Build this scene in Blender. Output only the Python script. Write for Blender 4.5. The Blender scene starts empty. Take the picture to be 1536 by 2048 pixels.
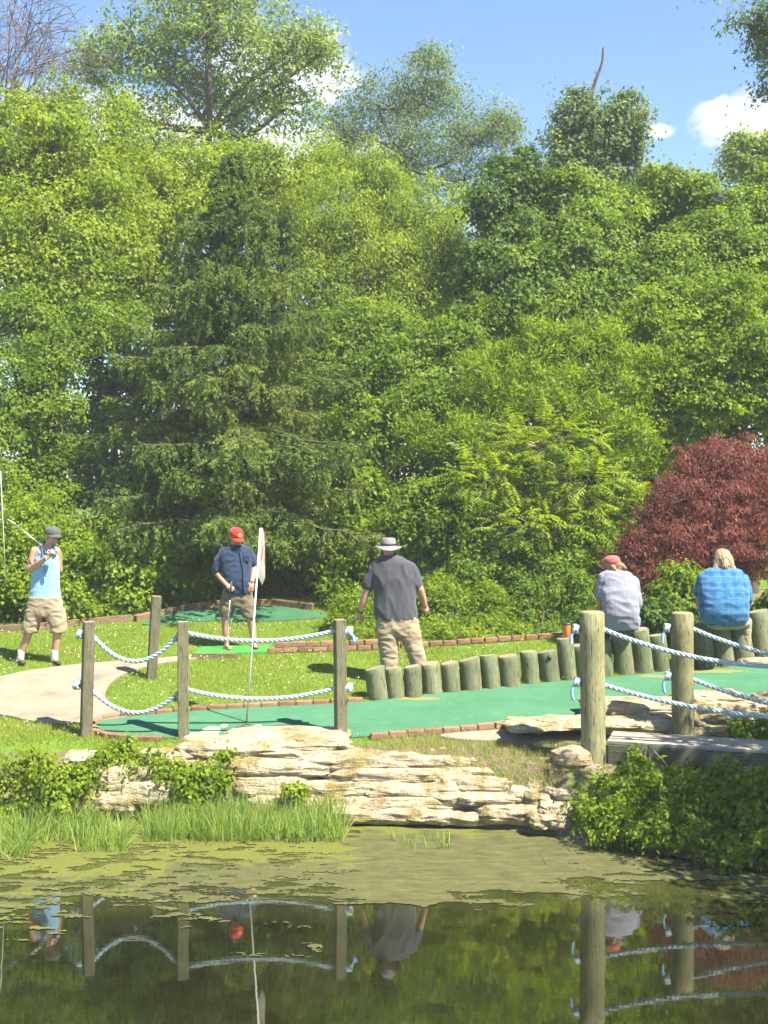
import bpy, bmesh, math, random
import numpy as np
from mathutils import Vector, Matrix, noise

# ------------------------------------------------------------------ camera, sky, sun, exposure
scene = bpy.context.scene
COL = scene.collection
F, HY, CX, H = 2400.0, 983.0, 768.0, 3.5      # focal length and horizon in photo pixels, eye height over the water
cam_d = bpy.data.cameras.new('camera'); cam = bpy.data.objects.new('camera', cam_d); COL.objects.link(cam)
cam.location = (0, 0, H); cam.rotation_euler = (math.radians(90), 0, 0)
cam_d.sensor_fit = 'HORIZONTAL'; cam_d.sensor_width = 36.0; cam_d.lens = 36.0*F/1536.0
cam_d.shift_y = -(1024.0-HY)/1536.0
cam_d.clip_start = 0.05; cam_d.clip_end = 3000
scene.camera = cam

SUN_EL = math.radians(55); SUN_AZ = math.radians(127)       # azimuth from +Y, clockwise
TO_SUN = Vector((math.cos(SUN_EL)*math.sin(SUN_AZ), math.cos(SUN_EL)*math.cos(SUN_AZ), math.sin(SUN_EL)))
sun_d = bpy.data.lights.new('sun', 'SUN'); sun = bpy.data.objects.new('sun', sun_d); COL.objects.link(sun)
sun_d.energy = 5.0; sun_d.angle = math.radians(0.53); sun_d.color = (1.0, 0.93, 0.79)
sun.rotation_euler = TO_SUN.to_track_quat('Z', 'Y').to_euler()

vs = scene.view_settings
vs.view_transform = 'Standard'; vs.look = 'None'; vs.gamma = 1.0; vs.use_curve_mapping = False
vs.exposure = 1.93
cy = scene.cycles; cy.max_bounces = 5; cy.diffuse_bounces = 3; cy.glossy_bounces = 2; cy.transmission_bounces = 3; cy.transparent_max_bounces = 4; cy.volume_bounces = 0; cy.use_adaptive_sampling = True; cy.adaptive_threshold = .03

world = bpy.data.worlds.new('World'); scene.world = world; world.use_nodes = True
def build_world():
    nt = world.node_tree; N = nt.nodes; Lk = nt.links; N.clear()
    out = N.new('ShaderNodeOutputWorld'); bg = N.new('ShaderNodeBackground')
    sky = N.new('ShaderNodeTexSky'); sky.sky_type = 'NISHITA'; sky.sun_disc = False
    sky.sun_elevation = SUN_EL; sky.sun_rotation = SUN_AZ
    sky.air_density = 1.0; sky.dust_density = 0.25; sky.ozone_density = 5.0
    tc = N.new('ShaderNodeTexCoord')
    def mth(op, a, b=None, c=None, clamp=False):
        m = N.new('ShaderNodeMath'); m.operation = op; m.use_clamp = clamp
        for i, v in enumerate((a, b, c)):
            if v is None: continue
            if hasattr(v, 'links'): Lk.new(v, m.inputs[i])
            else: m.inputs[i].default_value = v
        return m.outputs[0]
    nz = N.new('ShaderNodeTexNoise'); nz.inputs['Scale'].default_value = 9; nz.inputs['Detail'].default_value = 8
    nz.inputs['Roughness'].default_value = 0.58
    Lk.new(tc.outputs['Generated'], nz.inputs['Vector'])
    big = N.new('ShaderNodeTexNoise'); big.inputs['Scale'].default_value = 2.2; big.inputs['Detail'].default_value = 3
    Lk.new(tc.outputs['Generated'], big.inputs['Vector'])
    # scattered fair-weather clouds over the whole sky
    field = mth('MULTIPLY_ADD', big.outputs['Fac'], 2.2, -1.42)
    # the banks of cloud seen behind the tall tree and over the right-hand trees
    for (px, py, rx, ry) in ((300, 300, 480, 130), (560, 150, 200, 120), (560, 300, 300, 80), (1490, 240, 120, 60), (1440, 225, 50, 40), (1320, 262, 45, 18), (150, 330, 260, 130)):
        d = Vector(((px-CX)/F, 1.0, (HY-py)/F)); l = d.length; d /= l
        sub = N.new('ShaderNodeVectorMath'); sub.operation = 'SUBTRACT'; sub.inputs[1].default_value = d
        Lk.new(tc.outputs['Generated'], sub.inputs[0])
        mu = N.new('ShaderNodeVectorMath'); mu.operation = 'MULTIPLY'
        mu.inputs[1].default_value = (F*l/rx, F*l/rx, F*l/ry); Lk.new(sub.outputs[0], mu.inputs[0])
        ln = N.new('ShaderNodeVectorMath'); ln.operation = 'LENGTH'; Lk.new(mu.outputs[0], ln.inputs[0])
        field = mth('MAXIMUM', field, mth('SUBTRACT', 1.0, ln.outputs['Value']))
    nf = N.new('ShaderNodeTexNoise'); nf.inputs['Scale'].default_value = 42; nf.inputs['Detail'].default_value = 7; nf.inputs['Roughness'].default_value = 0.6
    Lk.new(tc.outputs['Generated'], nf.inputs['Vector'])
    dens = mth('ADD', mth('ADD', field, mth('MULTIPLY_ADD', nz.outputs['Fac'], 1.0, -0.55)), mth('MULTIPLY_ADD', nf.outputs['Fac'], 1.5, -0.72))
    mr = N.new('ShaderNodeMapRange'); mr.interpolation_type = 'SMOOTHSTEP'
    mr.inputs['From Min'].default_value = 0.0; mr.inputs['From Max'].default_value = 0.55
    Lk.new(dens, mr.inputs['Value'])
    mix = N.new('ShaderNodeMix'); mix.data_type = 'RGBA'
    Lk.new(mr.outputs[0], mix.inputs[0]); Lk.new(sky.outputs[0], mix.inputs[6])
    mix.inputs[7].default_value = (4.6, 4.7, 4.9, 1)
    Lk.new(mix.outputs[2], bg.inputs['Color']); bg.inputs['Strength'].default_value = 0.07
    Lk.new(bg.outputs[0], out.inputs['Surface'])
build_world()

# ------------------------------------------------------------------ helpers
def at(px, py, Y): return np.array([(px-CX)*Y/F, Y, H+(HY-py)*Y/F])
def zplane(y): return 0.13*y-1.061
def gY(py): return 4.561/(0.13+(py-HY)/F)
def gp(px, py, dz=0.0):
    p = at(px, py, gY(py)); p[2] += dz; return p
def put(o, parent=None):
    COL.objects.link(o)
    if parent is not None: o.parent = parent
    return o
def tag(o, label=None, cat=None, group=None, kind=None):
    if label: o['label'] = label
    if cat: o['category'] = cat
    if group: o['group'] = group
    if kind: o['kind'] = kind
    return o
def empty(name, loc, label=None, cat=None, group=None):
    o = bpy.data.objects.new(name, None); o.location = Vector(loc); o.empty_display_size = 0.1
    put(o); return tag(o, label, cat, group)
def mesh_obj(name, V, Fc, mat, parent=None, smooth=False):
    me = bpy.data.meshes.new(name)
    me.from_pydata([tuple(map(float, v)) for v in V], [], [tuple(map(int, f)) for f in Fc])
    mats = mat if isinstance(mat, (list, tuple)) else [mat]
    for m in mats: me.materials.append(m)
    if smooth: me.polygons.foreach_set('use_smooth', [True]*len(me.polygons))
    me.update()
    return put(bpy.data.objects.new(name, me), parent)
def quad_mesh(name, V, mat, parent=None, rnd=None, k=4):
    """V (n*k,3): n separate k-gons; rnd (n,) stored per point"""
    n = len(V)//k; me = bpy.data.meshes.new(name)
    me.vertices.add(n*k); me.vertices.foreach_set('co', np.ascontiguousarray(V, dtype=np.float32).ravel())
    me.loops.add(n*k); me.loops.foreach_set('vertex_index', np.arange(n*k, dtype=np.int32))
    me.polygons.add(n); me.polygons.foreach_set('loop_start', np.arange(0, n*k, k, dtype=np.int32))
    me.materials.append(mat)
    if rnd is not None:
        a = me.attributes.new('rnd', 'FLOAT', 'POINT'); a.data.foreach_set('value', np.repeat(rnd, k).astype(np.float32))
    me.update(calc_edges=True)
    return put(bpy.data.objects.new(name, me), parent)
def nrm(v, eps=1e-9): return v/np.maximum(np.linalg.norm(v, axis=-1, keepdims=True), eps)
def rsph(rng, n): return nrm(rng.normal(size=(n, 3)))

class Acc:                                   # collects tubes / boxes / lofts into one mesh
    def __init__(s): s.V = []; s.F = []
    def add(s, V, Fc):
        o = len(s.V); s.V.extend([tuple(v) for v in V]); s.F.extend([tuple(i+o for i in f) for f in Fc])
    def tube(s, pts, rad, n=6, cap=True):
        pts = np.asarray(pts, float); m = len(pts)
        rad = np.broadcast_to(np.asarray(rad, float), (m,))
        T = nrm(np.gradient(pts, axis=0)); ref = np.array([0, 0, 1.0]) if abs(T[0][2]) < .9 else np.array([1.0, 0, 0])
        V = []; u = nrm(np.cross(T[0], ref))
        a = np.arange(n)*2*np.pi/n; c, si = np.cos(a)[:, None], np.sin(a)[:, None]
        for i in range(m):
            u = nrm(u-T[i]*np.dot(u, T[i])); w = np.cross(T[i], u)
            V.extend(pts[i]+rad[i]*(c*u+si*w))
        Fc = [(i*n+j, i*n+(j+1) % n, (i+1)*n+(j+1) % n, (i+1)*n+j) for i in range(m-1) for j in range(n)]
        if cap: Fc += [tuple(range(n-1, -1, -1)), tuple(range((m-1)*n, m*n))]
        s.add(V, Fc)
    def box(s, c, half, R=None):
        c = np.asarray(c, float); h = np.asarray(half, float)
        V = np.array([[x, y, z] for z in (-1, 1) for y in (-1, 1) for x in (-1, 1)], float)*h
        if R is not None: V = V@np.asarray(R).T
        s.add(V+c, [(0, 2, 3, 1), (4, 5, 7, 6), (0, 1, 5, 4), (2, 6, 7, 3), (0, 4, 6, 2), (1, 3, 7, 5)])
    def loft(s, rings):
        n = len(rings[0]); V = [p for r in rings for p in r]; m = len(rings)
        Fc = [(i*n+j, i*n+(j+1) % n, (i+1)*n+(j+1) % n, (i+1)*n+j) for i in range(m-1) for j in range(n)]
        Fc += [tuple(range(n-1, -1, -1)), tuple(range((m-1)*n, m*n))]
        s.add(V, Fc)
    def capsule(s, a, b, ra, rb, n=14, flat=None, fk=1.0):
        """round cone from a to b; flat: direction along which the section is squeezed by fk"""
        a = np.asarray(a, float); b = np.asarray(b, float); d = b-a; L = np.linalg.norm(d); t = d/L if L > 1e-6 else np.array([0, 0, 1.0])
        ref = np.array([0, 0, 1.0]) if abs(t[2]) < .9 else np.array([0, 1.0, 0])
        if flat is not None: ref = np.asarray(flat, float)
        u = nrm(np.cross(t, ref)); w = np.cross(u, t)
        ang = np.arange(n)*2*np.pi/n; rings = []
        def ring(c, r): return [c+r*(math.cos(q)*u+fk*math.sin(q)*w) for q in ang]
        for k in (-80, -60, -38, -18): q = math.radians(k); rings.append(ring(a+t*ra*math.sin(q), ra*math.cos(q)))
        for k in (0, .33, .66, 1): rings.append(ring(a+d*k, ra+(rb-ra)*k))
        for k in (18, 38, 60, 80): q = math.radians(k); rings.append(ring(b+t*rb*math.sin(q), rb*math.cos(q)))
        s.loft(rings)
    def obj(s, name, mat, parent=None, smooth=True): return mesh_obj(name, s.V, s.F, mat, parent, smooth)

def catmull(P, k=8, closed=False):
    P = [np.asarray(p, float) for p in P]; n = len(P); out = []
    rngi = range(n) if closed else range(n-1)
    for i in rngi:
        if closed: p0, p1, p2, p3 = P[i-1], P[i], P[(i+1) % n], P[(i+2) % n]
        else: p0, p1, p2, p3 = P[max(i-1, 0)], P[i], P[i+1], P[min(i+2, n-1)]
        for j in range(k):
            t = j/k
            out.append(.5*((2*p1)+(-p0+p2)*t+(2*p0-5*p1+4*p2-p3)*t*t+(-p0+3*p1-3*p2+p3)*t**3))
    if not closed: out.append(P[-1])
    return np.array(out)
def inside(poly, x, y):
    r = np.zeros(x.shape, bool); n = len(poly); j = n-1
    for i in range(n):
        xi, yi = poly[i][:2]; xj, yj = poly[j][:2]
        c = ((yi > y) != (yj > y)) & (x < (xj-xi)*(y-yi)/((yj-yi) if yj != yi else 1e-9)+xi)
        r ^= c; j = i
    return r

# ------------------------------------------------------------------ materials
class NT:
    def __init__(s, name):
        s.m = bpy.data.materials.new(name); s.m.use_nodes = True; s.nt = s.m.node_tree
        s.N = s.nt.nodes; s.b = s.N['Principled BSDF']; s.out = s.N['Material Output']
        s._tc = None
    def link(s, a, b): s.nt.links.new(a, b)
    def tc(s, which='Object'):
        if s._tc is None: s._tc = s.N.new('ShaderNodeTexCoord')
        return s._tc.outputs[which]
    def pos(s): g = s.N.new('ShaderNodeNewGeometry'); return g.outputs['Position']
    def mapping(s, vec, scale=(1, 1, 1), rot=(0, 0, 0), loc=(0, 0, 0)):
        m = s.N.new('ShaderNodeMapping'); m.inputs['Scale'].default_value = scale; m.inputs['Rotation'].default_value = rot
        m.inputs['Location'].default_value = loc; s.link(vec, m.inputs['Vector']); return m.outputs[0]
    def noise(s, vec, scale, detail=4, rough=.55, dist=0):
        n = s.N.new('ShaderNodeTexNoise'); n.inputs['Scale'].default_value = scale; n.inputs['Detail'].default_value = detail
        n.inputs['Roughness'].default_value = rough; n.inputs['Distortion'].default_value = dist
        s.link(vec, n.inputs['Vector']); return n.outputs['Fac']
    def vor(s, vec, scale, feat='F1', out='Distance'):
        n = s.N.new('ShaderNodeTexVoronoi'); n.feature = feat; n.inputs['Scale'].default_value = scale
        s.link(vec, n.inputs['Vector']); return n.outputs[out]
    def ramp(s, fac, stops):
        r = s.N.new('ShaderNodeValToRGB'); e = r.color_ramp.elements
        while len(e) < len(stops): e.new(0.5)
        for i, (p, c) in enumerate(stops):
            e[i].position = p; e[i].color = (c, c, c, 1) if not hasattr(c, '__len__') else (*c, 1)
        s.link(fac, r.inputs[0]); return r.outputs[0]
    def mix(s, fac, a, b, mode='MIX'):
        m = s.N.new('ShaderNodeMix'); m.data_type = 'RGBA'; m.blend_type = mode
        for i, v in ((0, fac), (6, a), (7, b)):
            if hasattr(v, 'links'): s.link(v, m.inputs[i])
            elif hasattr(v, '__len__'): m.inputs[i].default_value = (*v, 1)
            else: m.inputs[i].default_value = v
        return m.outputs[2]
    def math(s, op, a, b=None, clamp=False):
        m = s.N.new('ShaderNodeMath'); m.operation = op; m.use_clamp = clamp
        for i, v in enumerate((a, b)):
            if v is None: continue
            if hasattr(v, 'links'): s.link(v, m.inputs[i])
            else: m.inputs[i].default_value = v
        return m.outputs[0]
    def sep(s, vec):
        n = s.N.new('ShaderNodeSeparateXYZ'); s.link(vec, n.inputs[0]); return n.outputs
    def attr(s, name):
        a = s.N.new('ShaderNodeAttribute'); a.attribute_name = name; return a
    def objrand(s): return s.N.new('ShaderNodeObjectInfo').outputs['Random']
    def color(s, c):
        if hasattr(c, 'links'): s.link(c, s.b.inputs['Base Color'])
        else: s.b.inputs['Base Color'].default_value = (*c, 1)
    def rough(s, v, spec=None):
        if hasattr(v, 'links'): s.link(v, s.b.inputs['Roughness'])
        else: s.b.inputs['Roughness'].default_value = v
        if spec is not None: s.b.inputs['Specular IOR Level'].default_value = spec
    def bump(s, h, strength=.3, dist=.01):
        b = s.N.new('ShaderNodeBump'); b.inputs['Strength'].default_value = strength; b.inputs['Distance'].default_value = dist
        s.link(h, b.inputs['Height']); s.link(b.outputs[0], s.b.inputs['Normal'])
    def translucent(s, col, fac):
        t = s.N.new('ShaderNodeBsdfTranslucent'); mx = s.N.new('ShaderNodeMixShader'); mx.inputs[0].default_value = fac
        s.link(col, t.inputs['Color'])
        s.link(s.b.outputs[0], mx.inputs[1]); s.link(t.outputs[0], mx.inputs[2]); s.link(mx.outputs[0], s.out.inputs['Surface'])

def leaf_mat(name, dark, mid, light, tr=.5, rough=.55, spec=.2, tgain=(1.75, 1.6, .45)):
    m = NT(name); f = m.attr('rnd').outputs['Fac']
    big = m.noise(m.pos(), .9, 3)
    f2 = m.math('ADD', m.math('MULTIPLY', f, .7), m.math('MULTIPLY_ADD' if False else 'MULTIPLY', big, .35))
    c = m.ramp(f2, [(.16, dark), (.5, mid), (.88, light)])
    m.color(c); m.rough(rough, spec)
    tcol = m.mix(1.0, c, tgain, 'MULTIPLY'); m.translucent(tcol, tr)
    return m.m
def plain(name, col, rough=.7, spec=.3, var=.15, scale=14, bump=0, metallic=0):
    m = NT(name); n = m.noise(m.tc(), scale, 5)
    lo = tuple(c*(1-var) for c in col); hi = tuple(min(1, c*(1+var)) for c in col)
    m.color(m.ramp(n, [(.3, lo), (.7, hi)])); m.rough(rough, spec); m.b.inputs['Metallic'].default_value = metallic
    if bump: m.bump(n, bump, .01)
    return m.m
def wood_mat(name, a, b, green=None, scale=9, axis_scale=(1, 1, .07)):
    m = NT(name); ofs = m.objrand()
    v = m.N.new('ShaderNodeVectorMath'); v.operation = 'ADD'; m.link(m.tc(), v.inputs[0])
    cmb = m.N.new('ShaderNodeCombineXYZ'); k = m.math('MULTIPLY', ofs, 37.0)
    for i in range(3): m.link(k, cmb.inputs[i])
    m.link(cmb.outputs[0], v.inputs[1]); p = m.mapping(v.outputs[0], axis_scale)
    g = m.noise(p, scale*6, 5, .65, .6); g2 = m.noise(v.outputs[0], scale*.5, 4, .6)
    c = m.ramp(g, [(.28, a), (.72, b)])
    if green: c = m.mix(m.ramp(g2, [(.4, 0.0), (.68, .75)]), c, green)
    crack = m.noise(p, scale*14, 2, .5, 1.0); ck = m.ramp(crack, [(.33, .2), (.43, 1.0)])
    c = m.mix(1.0, c, ck, 'MULTIPLY')
    sh = m.math('MULTIPLY_ADD', ofs, .35); sh.node.inputs[2].default_value = .82
    c = m.mix(1.0, c, sh, 'MULTIPLY')
    m.color(c); m.rough(.82, .2); m.bump(m.math('ADD', g, m.math('MULTIPLY', ck, .8)), .5, .008)
    return m.m

MAT = {}
# ground: soil, thatch and turf by place
def ground_mat():
    m = NT('ground'); P = m.pos(); n1 = m.noise(P, 1.3, 5); n2 = m.noise(P, 14, 4); n3 = m.noise(P, 60, 3)
    turf = m.ramp(m.math('ADD', m.math('MULTIPLY', n2, .5), m.math('MULTIPLY', n1, .5)), [(.3, (.07, .115, .014)), (.52, (.105, .165, .022)), (.75, (.15, .18, .04))])
    soil = m.ramp(n3, [(.3, (.10, .075, .045)), (.7, (.20, .16, .10))])
    z = m.sep(P)
    bank = m.math('LESS_THAN', z[1], 13.35)
    far = m.math('MULTIPLY', m.math('GREATER_THAN', z[1], 20.2), m.math('LESS_THAN', z[1], 22.5))
    f = m.math('MAXIMUM', m.math('MULTIPLY', bank, m.ramp(n2, [(.38, .0), (.5, 1.0)])), m.math('MULTIPLY', far, .8))
    m.color(m.mix(f, turf, soil)); m.rough(.9, .1); m.bump(n3, .6, .03); return m.m
MAT['ground'] = ground_mat()
def rock_mat(name, a, b, c):
    m = NT(name); P = m.pos(); n = m.noise(P, 5, 7, .65); n2 = m.noise(P, 40, 5, .65); s = m.noise(m.mapping(P, (1, 1, 4.5)), 5, 6, .65, 1.2)
    col = m.ramp(m.math('ADD', m.math('MULTIPLY', n, .6), m.math('MULTIPLY', s, .4)), [(.33, b), (.5, a), (.68, c)])
    moss = m.ramp(m.noise(P, 2.6, 6, .7), [(.50, 0.0), (.60, .85)])
    col = m.mix(moss, col, m.mix(n2, (.15, .12, .035), (.26, .20, .07)))
    pits = m.ramp(n2, [(.3, .55), (.45, 1.0)]); col = m.mix(1.0, col, pits, 'MULTIPLY')
    m.color(col); m.rough(.9, .15); m.bump(m.math('ADD', m.math('MULTIPLY', n2, .6), m.math('ADD', s, n)), .9, .05); return m.m
MAT['rock'] = rock_mat('limestone', (.40, .335, .225), (.20, .155, .09), (.50, .43, .31))
MAT['boulder'] = rock_mat('boulder_stone', (.42, .33, .21), (.27, .19, .11), (.50, .43, .31))
def concrete_mat():
    m = NT('concrete'); P = m.pos(); n = m.noise(P, 2.2, 8, .68); n2 = m.noise(P, 70, 3)
    c = m.ramp(n, [(.28, (.13, .11, .08)), (.45, (.215, .185, .135)), (.6, (.245, .21, .155)), (.78, (.30, .26, .20))])
    c = m.mix(1.0, c, m.ramp(n2, [(.3, .8), (.6, 1.0)]), 'MULTIPLY')
    m.color(c); m.rough(.9, .15); m.bump(n2, .3, .006); return m.m
MAT['concrete'] = concrete_mat()
def green_mat(name, a, b, worn, spots=(), moss=()):
    m = NT(name); P = m.pos(); n = m.noise(P, 1.6, 6, .6); n2 = m.noise(P, 90, 3); w = m.noise(P, 7, 6, .7); st = m.noise(m.mapping(P, (.6, 3, 1)), 2.5, 6, .7)
    c = m.ramp(n, [(.3, a), (.7, b)])
    c = m.mix(m.ramp(w, [(.56, 0.0), (.72, .7)]), c, worn)
    c = m.mix(m.ramp(st, [(.30, .45), (.46, 0.0)]), c, tuple(x*.62 for x in a))
    c = m.mix(1.0, c, m.ramp(n2, [(.25, .8), (.6, 1.0)]), 'MULTIPLY')
    def blot(c, pts, col, amt):
        for (x, y, rx, ry) in pts:
            v = m.N.new('ShaderNodeVectorMath'); v.operation = 'SUBTRACT'; m.link(P, v.inputs[0]); v.inputs[1].default_value = (x, y, 0)
            q = m.sep(v.outputs[0]); d = m.math('ADD', m.math('POWER', m.math('ABSOLUTE', m.math('DIVIDE', q[0], rx)), 2.0), m.math('POWER', m.math('ABSOLUTE', m.math('DIVIDE', q[1], ry)), 2.0))
            k = m.math('LESS_THAN', m.math('ADD', d, m.math('MULTIPLY', m.math('SUBTRACT', m.noise(P, 16, 5, .7), .5), 3.2)), .75)
            c = m.mix(m.math('MULTIPLY', k, amt), c, col)
        return c
    c = blot(c, spots, (.42, .38, .29), .9); c = blot(c, moss, (.20, .16, .045), .75)
    m.color(c); m.rough(.92, .1); m.bump(n2, .35, .006); return m.m
def _gs(px, py, rx, ry): p = gp(px, py); return (p[0], p[1], rx, ry)
MAT['turf'] = green_mat('putting_carpet', (.043, .135, .070), (.060, .162, .090), (.115, .18, .115), [_gs(424, 1464, .12, .14), _gs(448, 1455, .05, .06), _gs(515, 1455, .05, .05)], [_gs(1420, 1345, .55, .10), _gs(1310, 1355, .25, .07), _gs(840, 1400, .35, .07)])
MAT['turf2'] = green_mat('tee_mat', (.04, .19, .04), (.055, .22, .05), (.07, .2, .05))
MAT['turf3'] = green_mat('shaded_far_carpet', (.028, .10, .05), (.045, .13, .068), (.09, .12, .06))  # darker copy of the lane carpet, the far lane's shade put into its colour
def brick_mat():
    m = NT('brick'); r = m.objrand(); n = m.noise(m.tc(), 22, 5, .65)
    c = m.ramp(r, [(0, (.155, .07, .042)), (.5, (.19, .095, .058)), (1, (.23, .135, .085))])
    c = m.mix(m.ramp(n, [(.45, 0.0), (.7, .55)]), c, (.29, .21, .14))
    m.color(c); m.rough(.88, .15); m.bump(n, .5, .01); return m.m
MAT['brick'] = brick_mat()
MAT['timber'] = wood_mat('timber', (0.112, 0.072, 0.040), (0.200, 0.136, 0.080), axis_scale=(.08, 1, 1))
MAT['post'] = wood_mat('post_wood', (.095, .085, .050), (.19, .17, .11), (.085, .10, .045))
MAT['pole'] = wood_mat('pole_wood', (0.160, 0.152, 0.072), (0.288, 0.264, 0.144), (0.120, 0.144, 0.056), scale=7)
MAT['log'] = wood_mat('log_wood', (0.095, 0.094, 0.049), (0.190, 0.193, 0.110), (0.072, 0.111, 0.053), scale=8)
def end_mat():
    m = NT('end_grain'); p = m.tc(); s = m.sep(p)
    r = m.math('SQRT', m.math('ADD', m.math('MULTIPLY', s[0], s[0]), m.math('MULTIPLY', s[1], s[1])))
    n = m.noise(p, 20, 4); w = m.math('SINE', m.math('ADD', m.math('MULTIPLY', r, 420), m.math('MULTIPLY', n, 6)))
    m.color(m.mix(m.ramp(w, [(0, .35), (1, .75)]), m.mix(n, (.10, .08, .05), (.2, .17, .11)), (.30, .25, .18))); m.rough(.9, .1); return m.m
MAT['end'] = end_mat()
MAT['deck'] = wood_mat('deck_board', (0.180, 0.158, 0.120), (0.345, 0.315, 0.262), axis_scale=(.05, 1, 1))
MAT['beam'] = wood_mat('bridge_beam', (.06, .065, .045), (.13, .13, .09), axis_scale=(.05, 1, 1))
MAT['rope'] = plain('rope', (.31, .395, .43), .75, .25, .12, 60, .3)
MAT['rope_end'] = plain('rope_tail', (.22, .36, .50), .8, .2, .3, 50, .3)
MAT['bark'] = plain('bark', (.085, .072, .055), .9, .1, .45, 9, .8)
MAT['bark_pale'] = plain('pale_twig', (.24, .20, .15), .9, .1, .3, 12, .5)
MAT['bark_twig'] = plain('bare_twig', (.13, .105, .105), .9, .1, .25, 12, .5)
MAT['white'] = plain('white_paint', (.55, .53, .47), .5, .3, .05)
MAT['dark'] = plain('dark_metal', (.03, .03, .033), .45, .4, .2)
MAT['steel'] = plain('club_steel', (.35, .36, .38), .3, .5, .1, metallic=.9)
# leaves
LF = {}
LF['lime'] = leaf_mat('leaf_lime', (0.059, 0.105, 0.007), (0.161, 0.235, 0.015), (0.278, 0.341, 0.047))
LF['mid'] = leaf_mat('leaf_mid', (0.042, 0.084, 0.007), (0.115, 0.193, 0.015), (0.226, 0.299, 0.042))
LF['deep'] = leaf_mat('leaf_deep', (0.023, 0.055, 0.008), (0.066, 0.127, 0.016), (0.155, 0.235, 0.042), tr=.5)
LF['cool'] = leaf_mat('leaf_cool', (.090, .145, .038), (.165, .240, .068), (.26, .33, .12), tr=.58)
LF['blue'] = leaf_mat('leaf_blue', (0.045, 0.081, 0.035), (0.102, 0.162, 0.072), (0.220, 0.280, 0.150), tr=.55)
LF['spruce'] = leaf_mat('spruce_needle', (.045, .086, .020), (.110, .162, .034), (.195, .215, .050), tr=.35, rough=.6, spec=.12)
LF['red'] = leaf_mat('maple_red', (.075, .026, .020), (.170, .055, .042), (.29, .11, .075), tr=.42, tgain=(1.4, .75, .65))
LF['shrub'] = leaf_mat('leaf_shrub', (0.052, 0.101, 0.006), (0.143, 0.225, 0.012), (0.263, 0.341, 0.036))
LF['reed'] = leaf_mat('reed_blade', (.10, .17, .030), (.18, .27, .05), (.28, .35, .11), tr=.45)
LF['grass'] = leaf_mat('grass_blade', (.105, .165, .012), (.175, .240, .022), (.28, .305, .060), tr=.45)
LF['straw'] = leaf_mat('straw_blade', (.12, .14, .030), (.21, .22, .065), (.34, .31, .15), tr=.4)
LF['clover'] = leaf_mat('clover_flower', (.45, .45, .34), (.55, .55, .42), (.62, .62, .5), tr=.2, tgain=(1, 1, 1))
# ------------------------------------------------------------------ terrain and water
SH = [(-400, 12.95), (0, 12.85), (300, 12.80), (690, 12.68), (1000, 12.42), (1100, 12.2), (1150, 11.9), (1300, 11.62), (1536, 11.05), (1800, 10.6)]
SHX = [(p-CX)*y/F for p, y in SH]; SHY = [y for p, y in SH]
def shoreY(x): return np.interp(x, SHX, SHY)
def gz(x, y):
    x = np.asarray(x, float); y = np.asarray(y, float)
    pl = np.where(y <= 20.5, zplane(y), zplane(20.5)+np.minimum((y-20.5)*.03, 3.0))
    s = shoreY(x); run = np.interp(x, [1.9, 2.9], [.62, 1.25]); top = zplane(s+run)
    t = np.clip((y-s)/run, 0, 1); bank = top*(t*t*(3-2*t)*.5+t*.5)
    z = np.where(y >= s+run, pl, np.where(y >= s, bank, np.maximum(-(s-y)*.8, -.6)))
    edge = np.clip((np.abs(x)-13)/3, 0, 1); near = np.clip((2.5-y)/2, 0, 1)
    return np.maximum(z, -.6+1.5*np.maximum(edge, near)*(z < .6))
def build_ground():
    xs = np.concatenate([-np.geomspace(90, 8.2, 10), np.linspace(-8, 8, 161), np.geomspace(8.2, 90, 10)])
    ys = np.concatenate([-np.geomspace(30, 1, 6), np.linspace(0, 10.3, 20), np.linspace(10.4, 13.9, 90), np.linspace(14, 22, 30), np.geomspace(22.5, 120, 14)])
    X, Y = np.meshgrid(xs, ys); Z = gz(X, Y)
    sB = (Y < shoreY(X)+1.0) & (Y > 10)
    for i, j in zip(*np.where(sB & (np.abs(X) < 7))):
        Z[i, j] += .05*noise.noise((X[i, j]*3, Y[i, j]*5, 1.7))*min(1, max(0, (Z[i, j]+.5)))*min(1, max(0, (13.3-Y[i, j])*3))
    n = len(xs); V = np.stack([X.ravel(), Y.ravel(), Z.ravel()], 1)
    Fc = [(i*n+j, i*n+j+1, (i+1)*n+j+1, (i+1)*n+j) for i in range(len(ys)-1) for j in range(n-1)]
    tag(mesh_obj('ground', V, Fc, MAT['ground'], None, True), kind='structure')
build_ground()

def water_mat():
    m = NT('pond_water'); P = m.pos()
    yy = m.math('ADD', m.sep(P)[1], m.math('MULTIPLY', m.math('SUBTRACT', m.noise(m.mapping(P, (1, 2.5, 1)), 1.2, 6, .65), .5), 1.6))
    shal = m.ramp(m.math('MULTIPLY', m.math('SUBTRACT', yy, 9.7), .5), [(.0, 0.0), (.75, 1.0)])
    m.color(m.mix(shal, m.ramp(m.noise(P, .8, 3), [(.3, (.005, .006, .0015)), (.7, (.010, .011, .003))]), (.050, .052, .016))); m.rough(.015)
    m.b.inputs['IOR'].default_value = 2.25
    w = m.math('ADD', m.noise(m.mapping(P, (2.0, 5.0, 1)), 1.6, 2, .5), m.math('MULTIPLY', m.noise(m.mapping(P, (3, 9, 1)), 4, 2), .25))
    m.bump(w, .006, .05); return m.m
MAT['water'] = water_mat()
wx = np.linspace(-16, 16, 3); wy = np.linspace(0.6, 13.0, 3)
tag(mesh_obj('pond_water', [(x, y, 0) for y in wy for x in wx], [(i*3+j, i*3+j+1, i*3+j+4, i*3+j+3) for i in range(2) for j in range(2)], MAT['water']), kind='structure')

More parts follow.
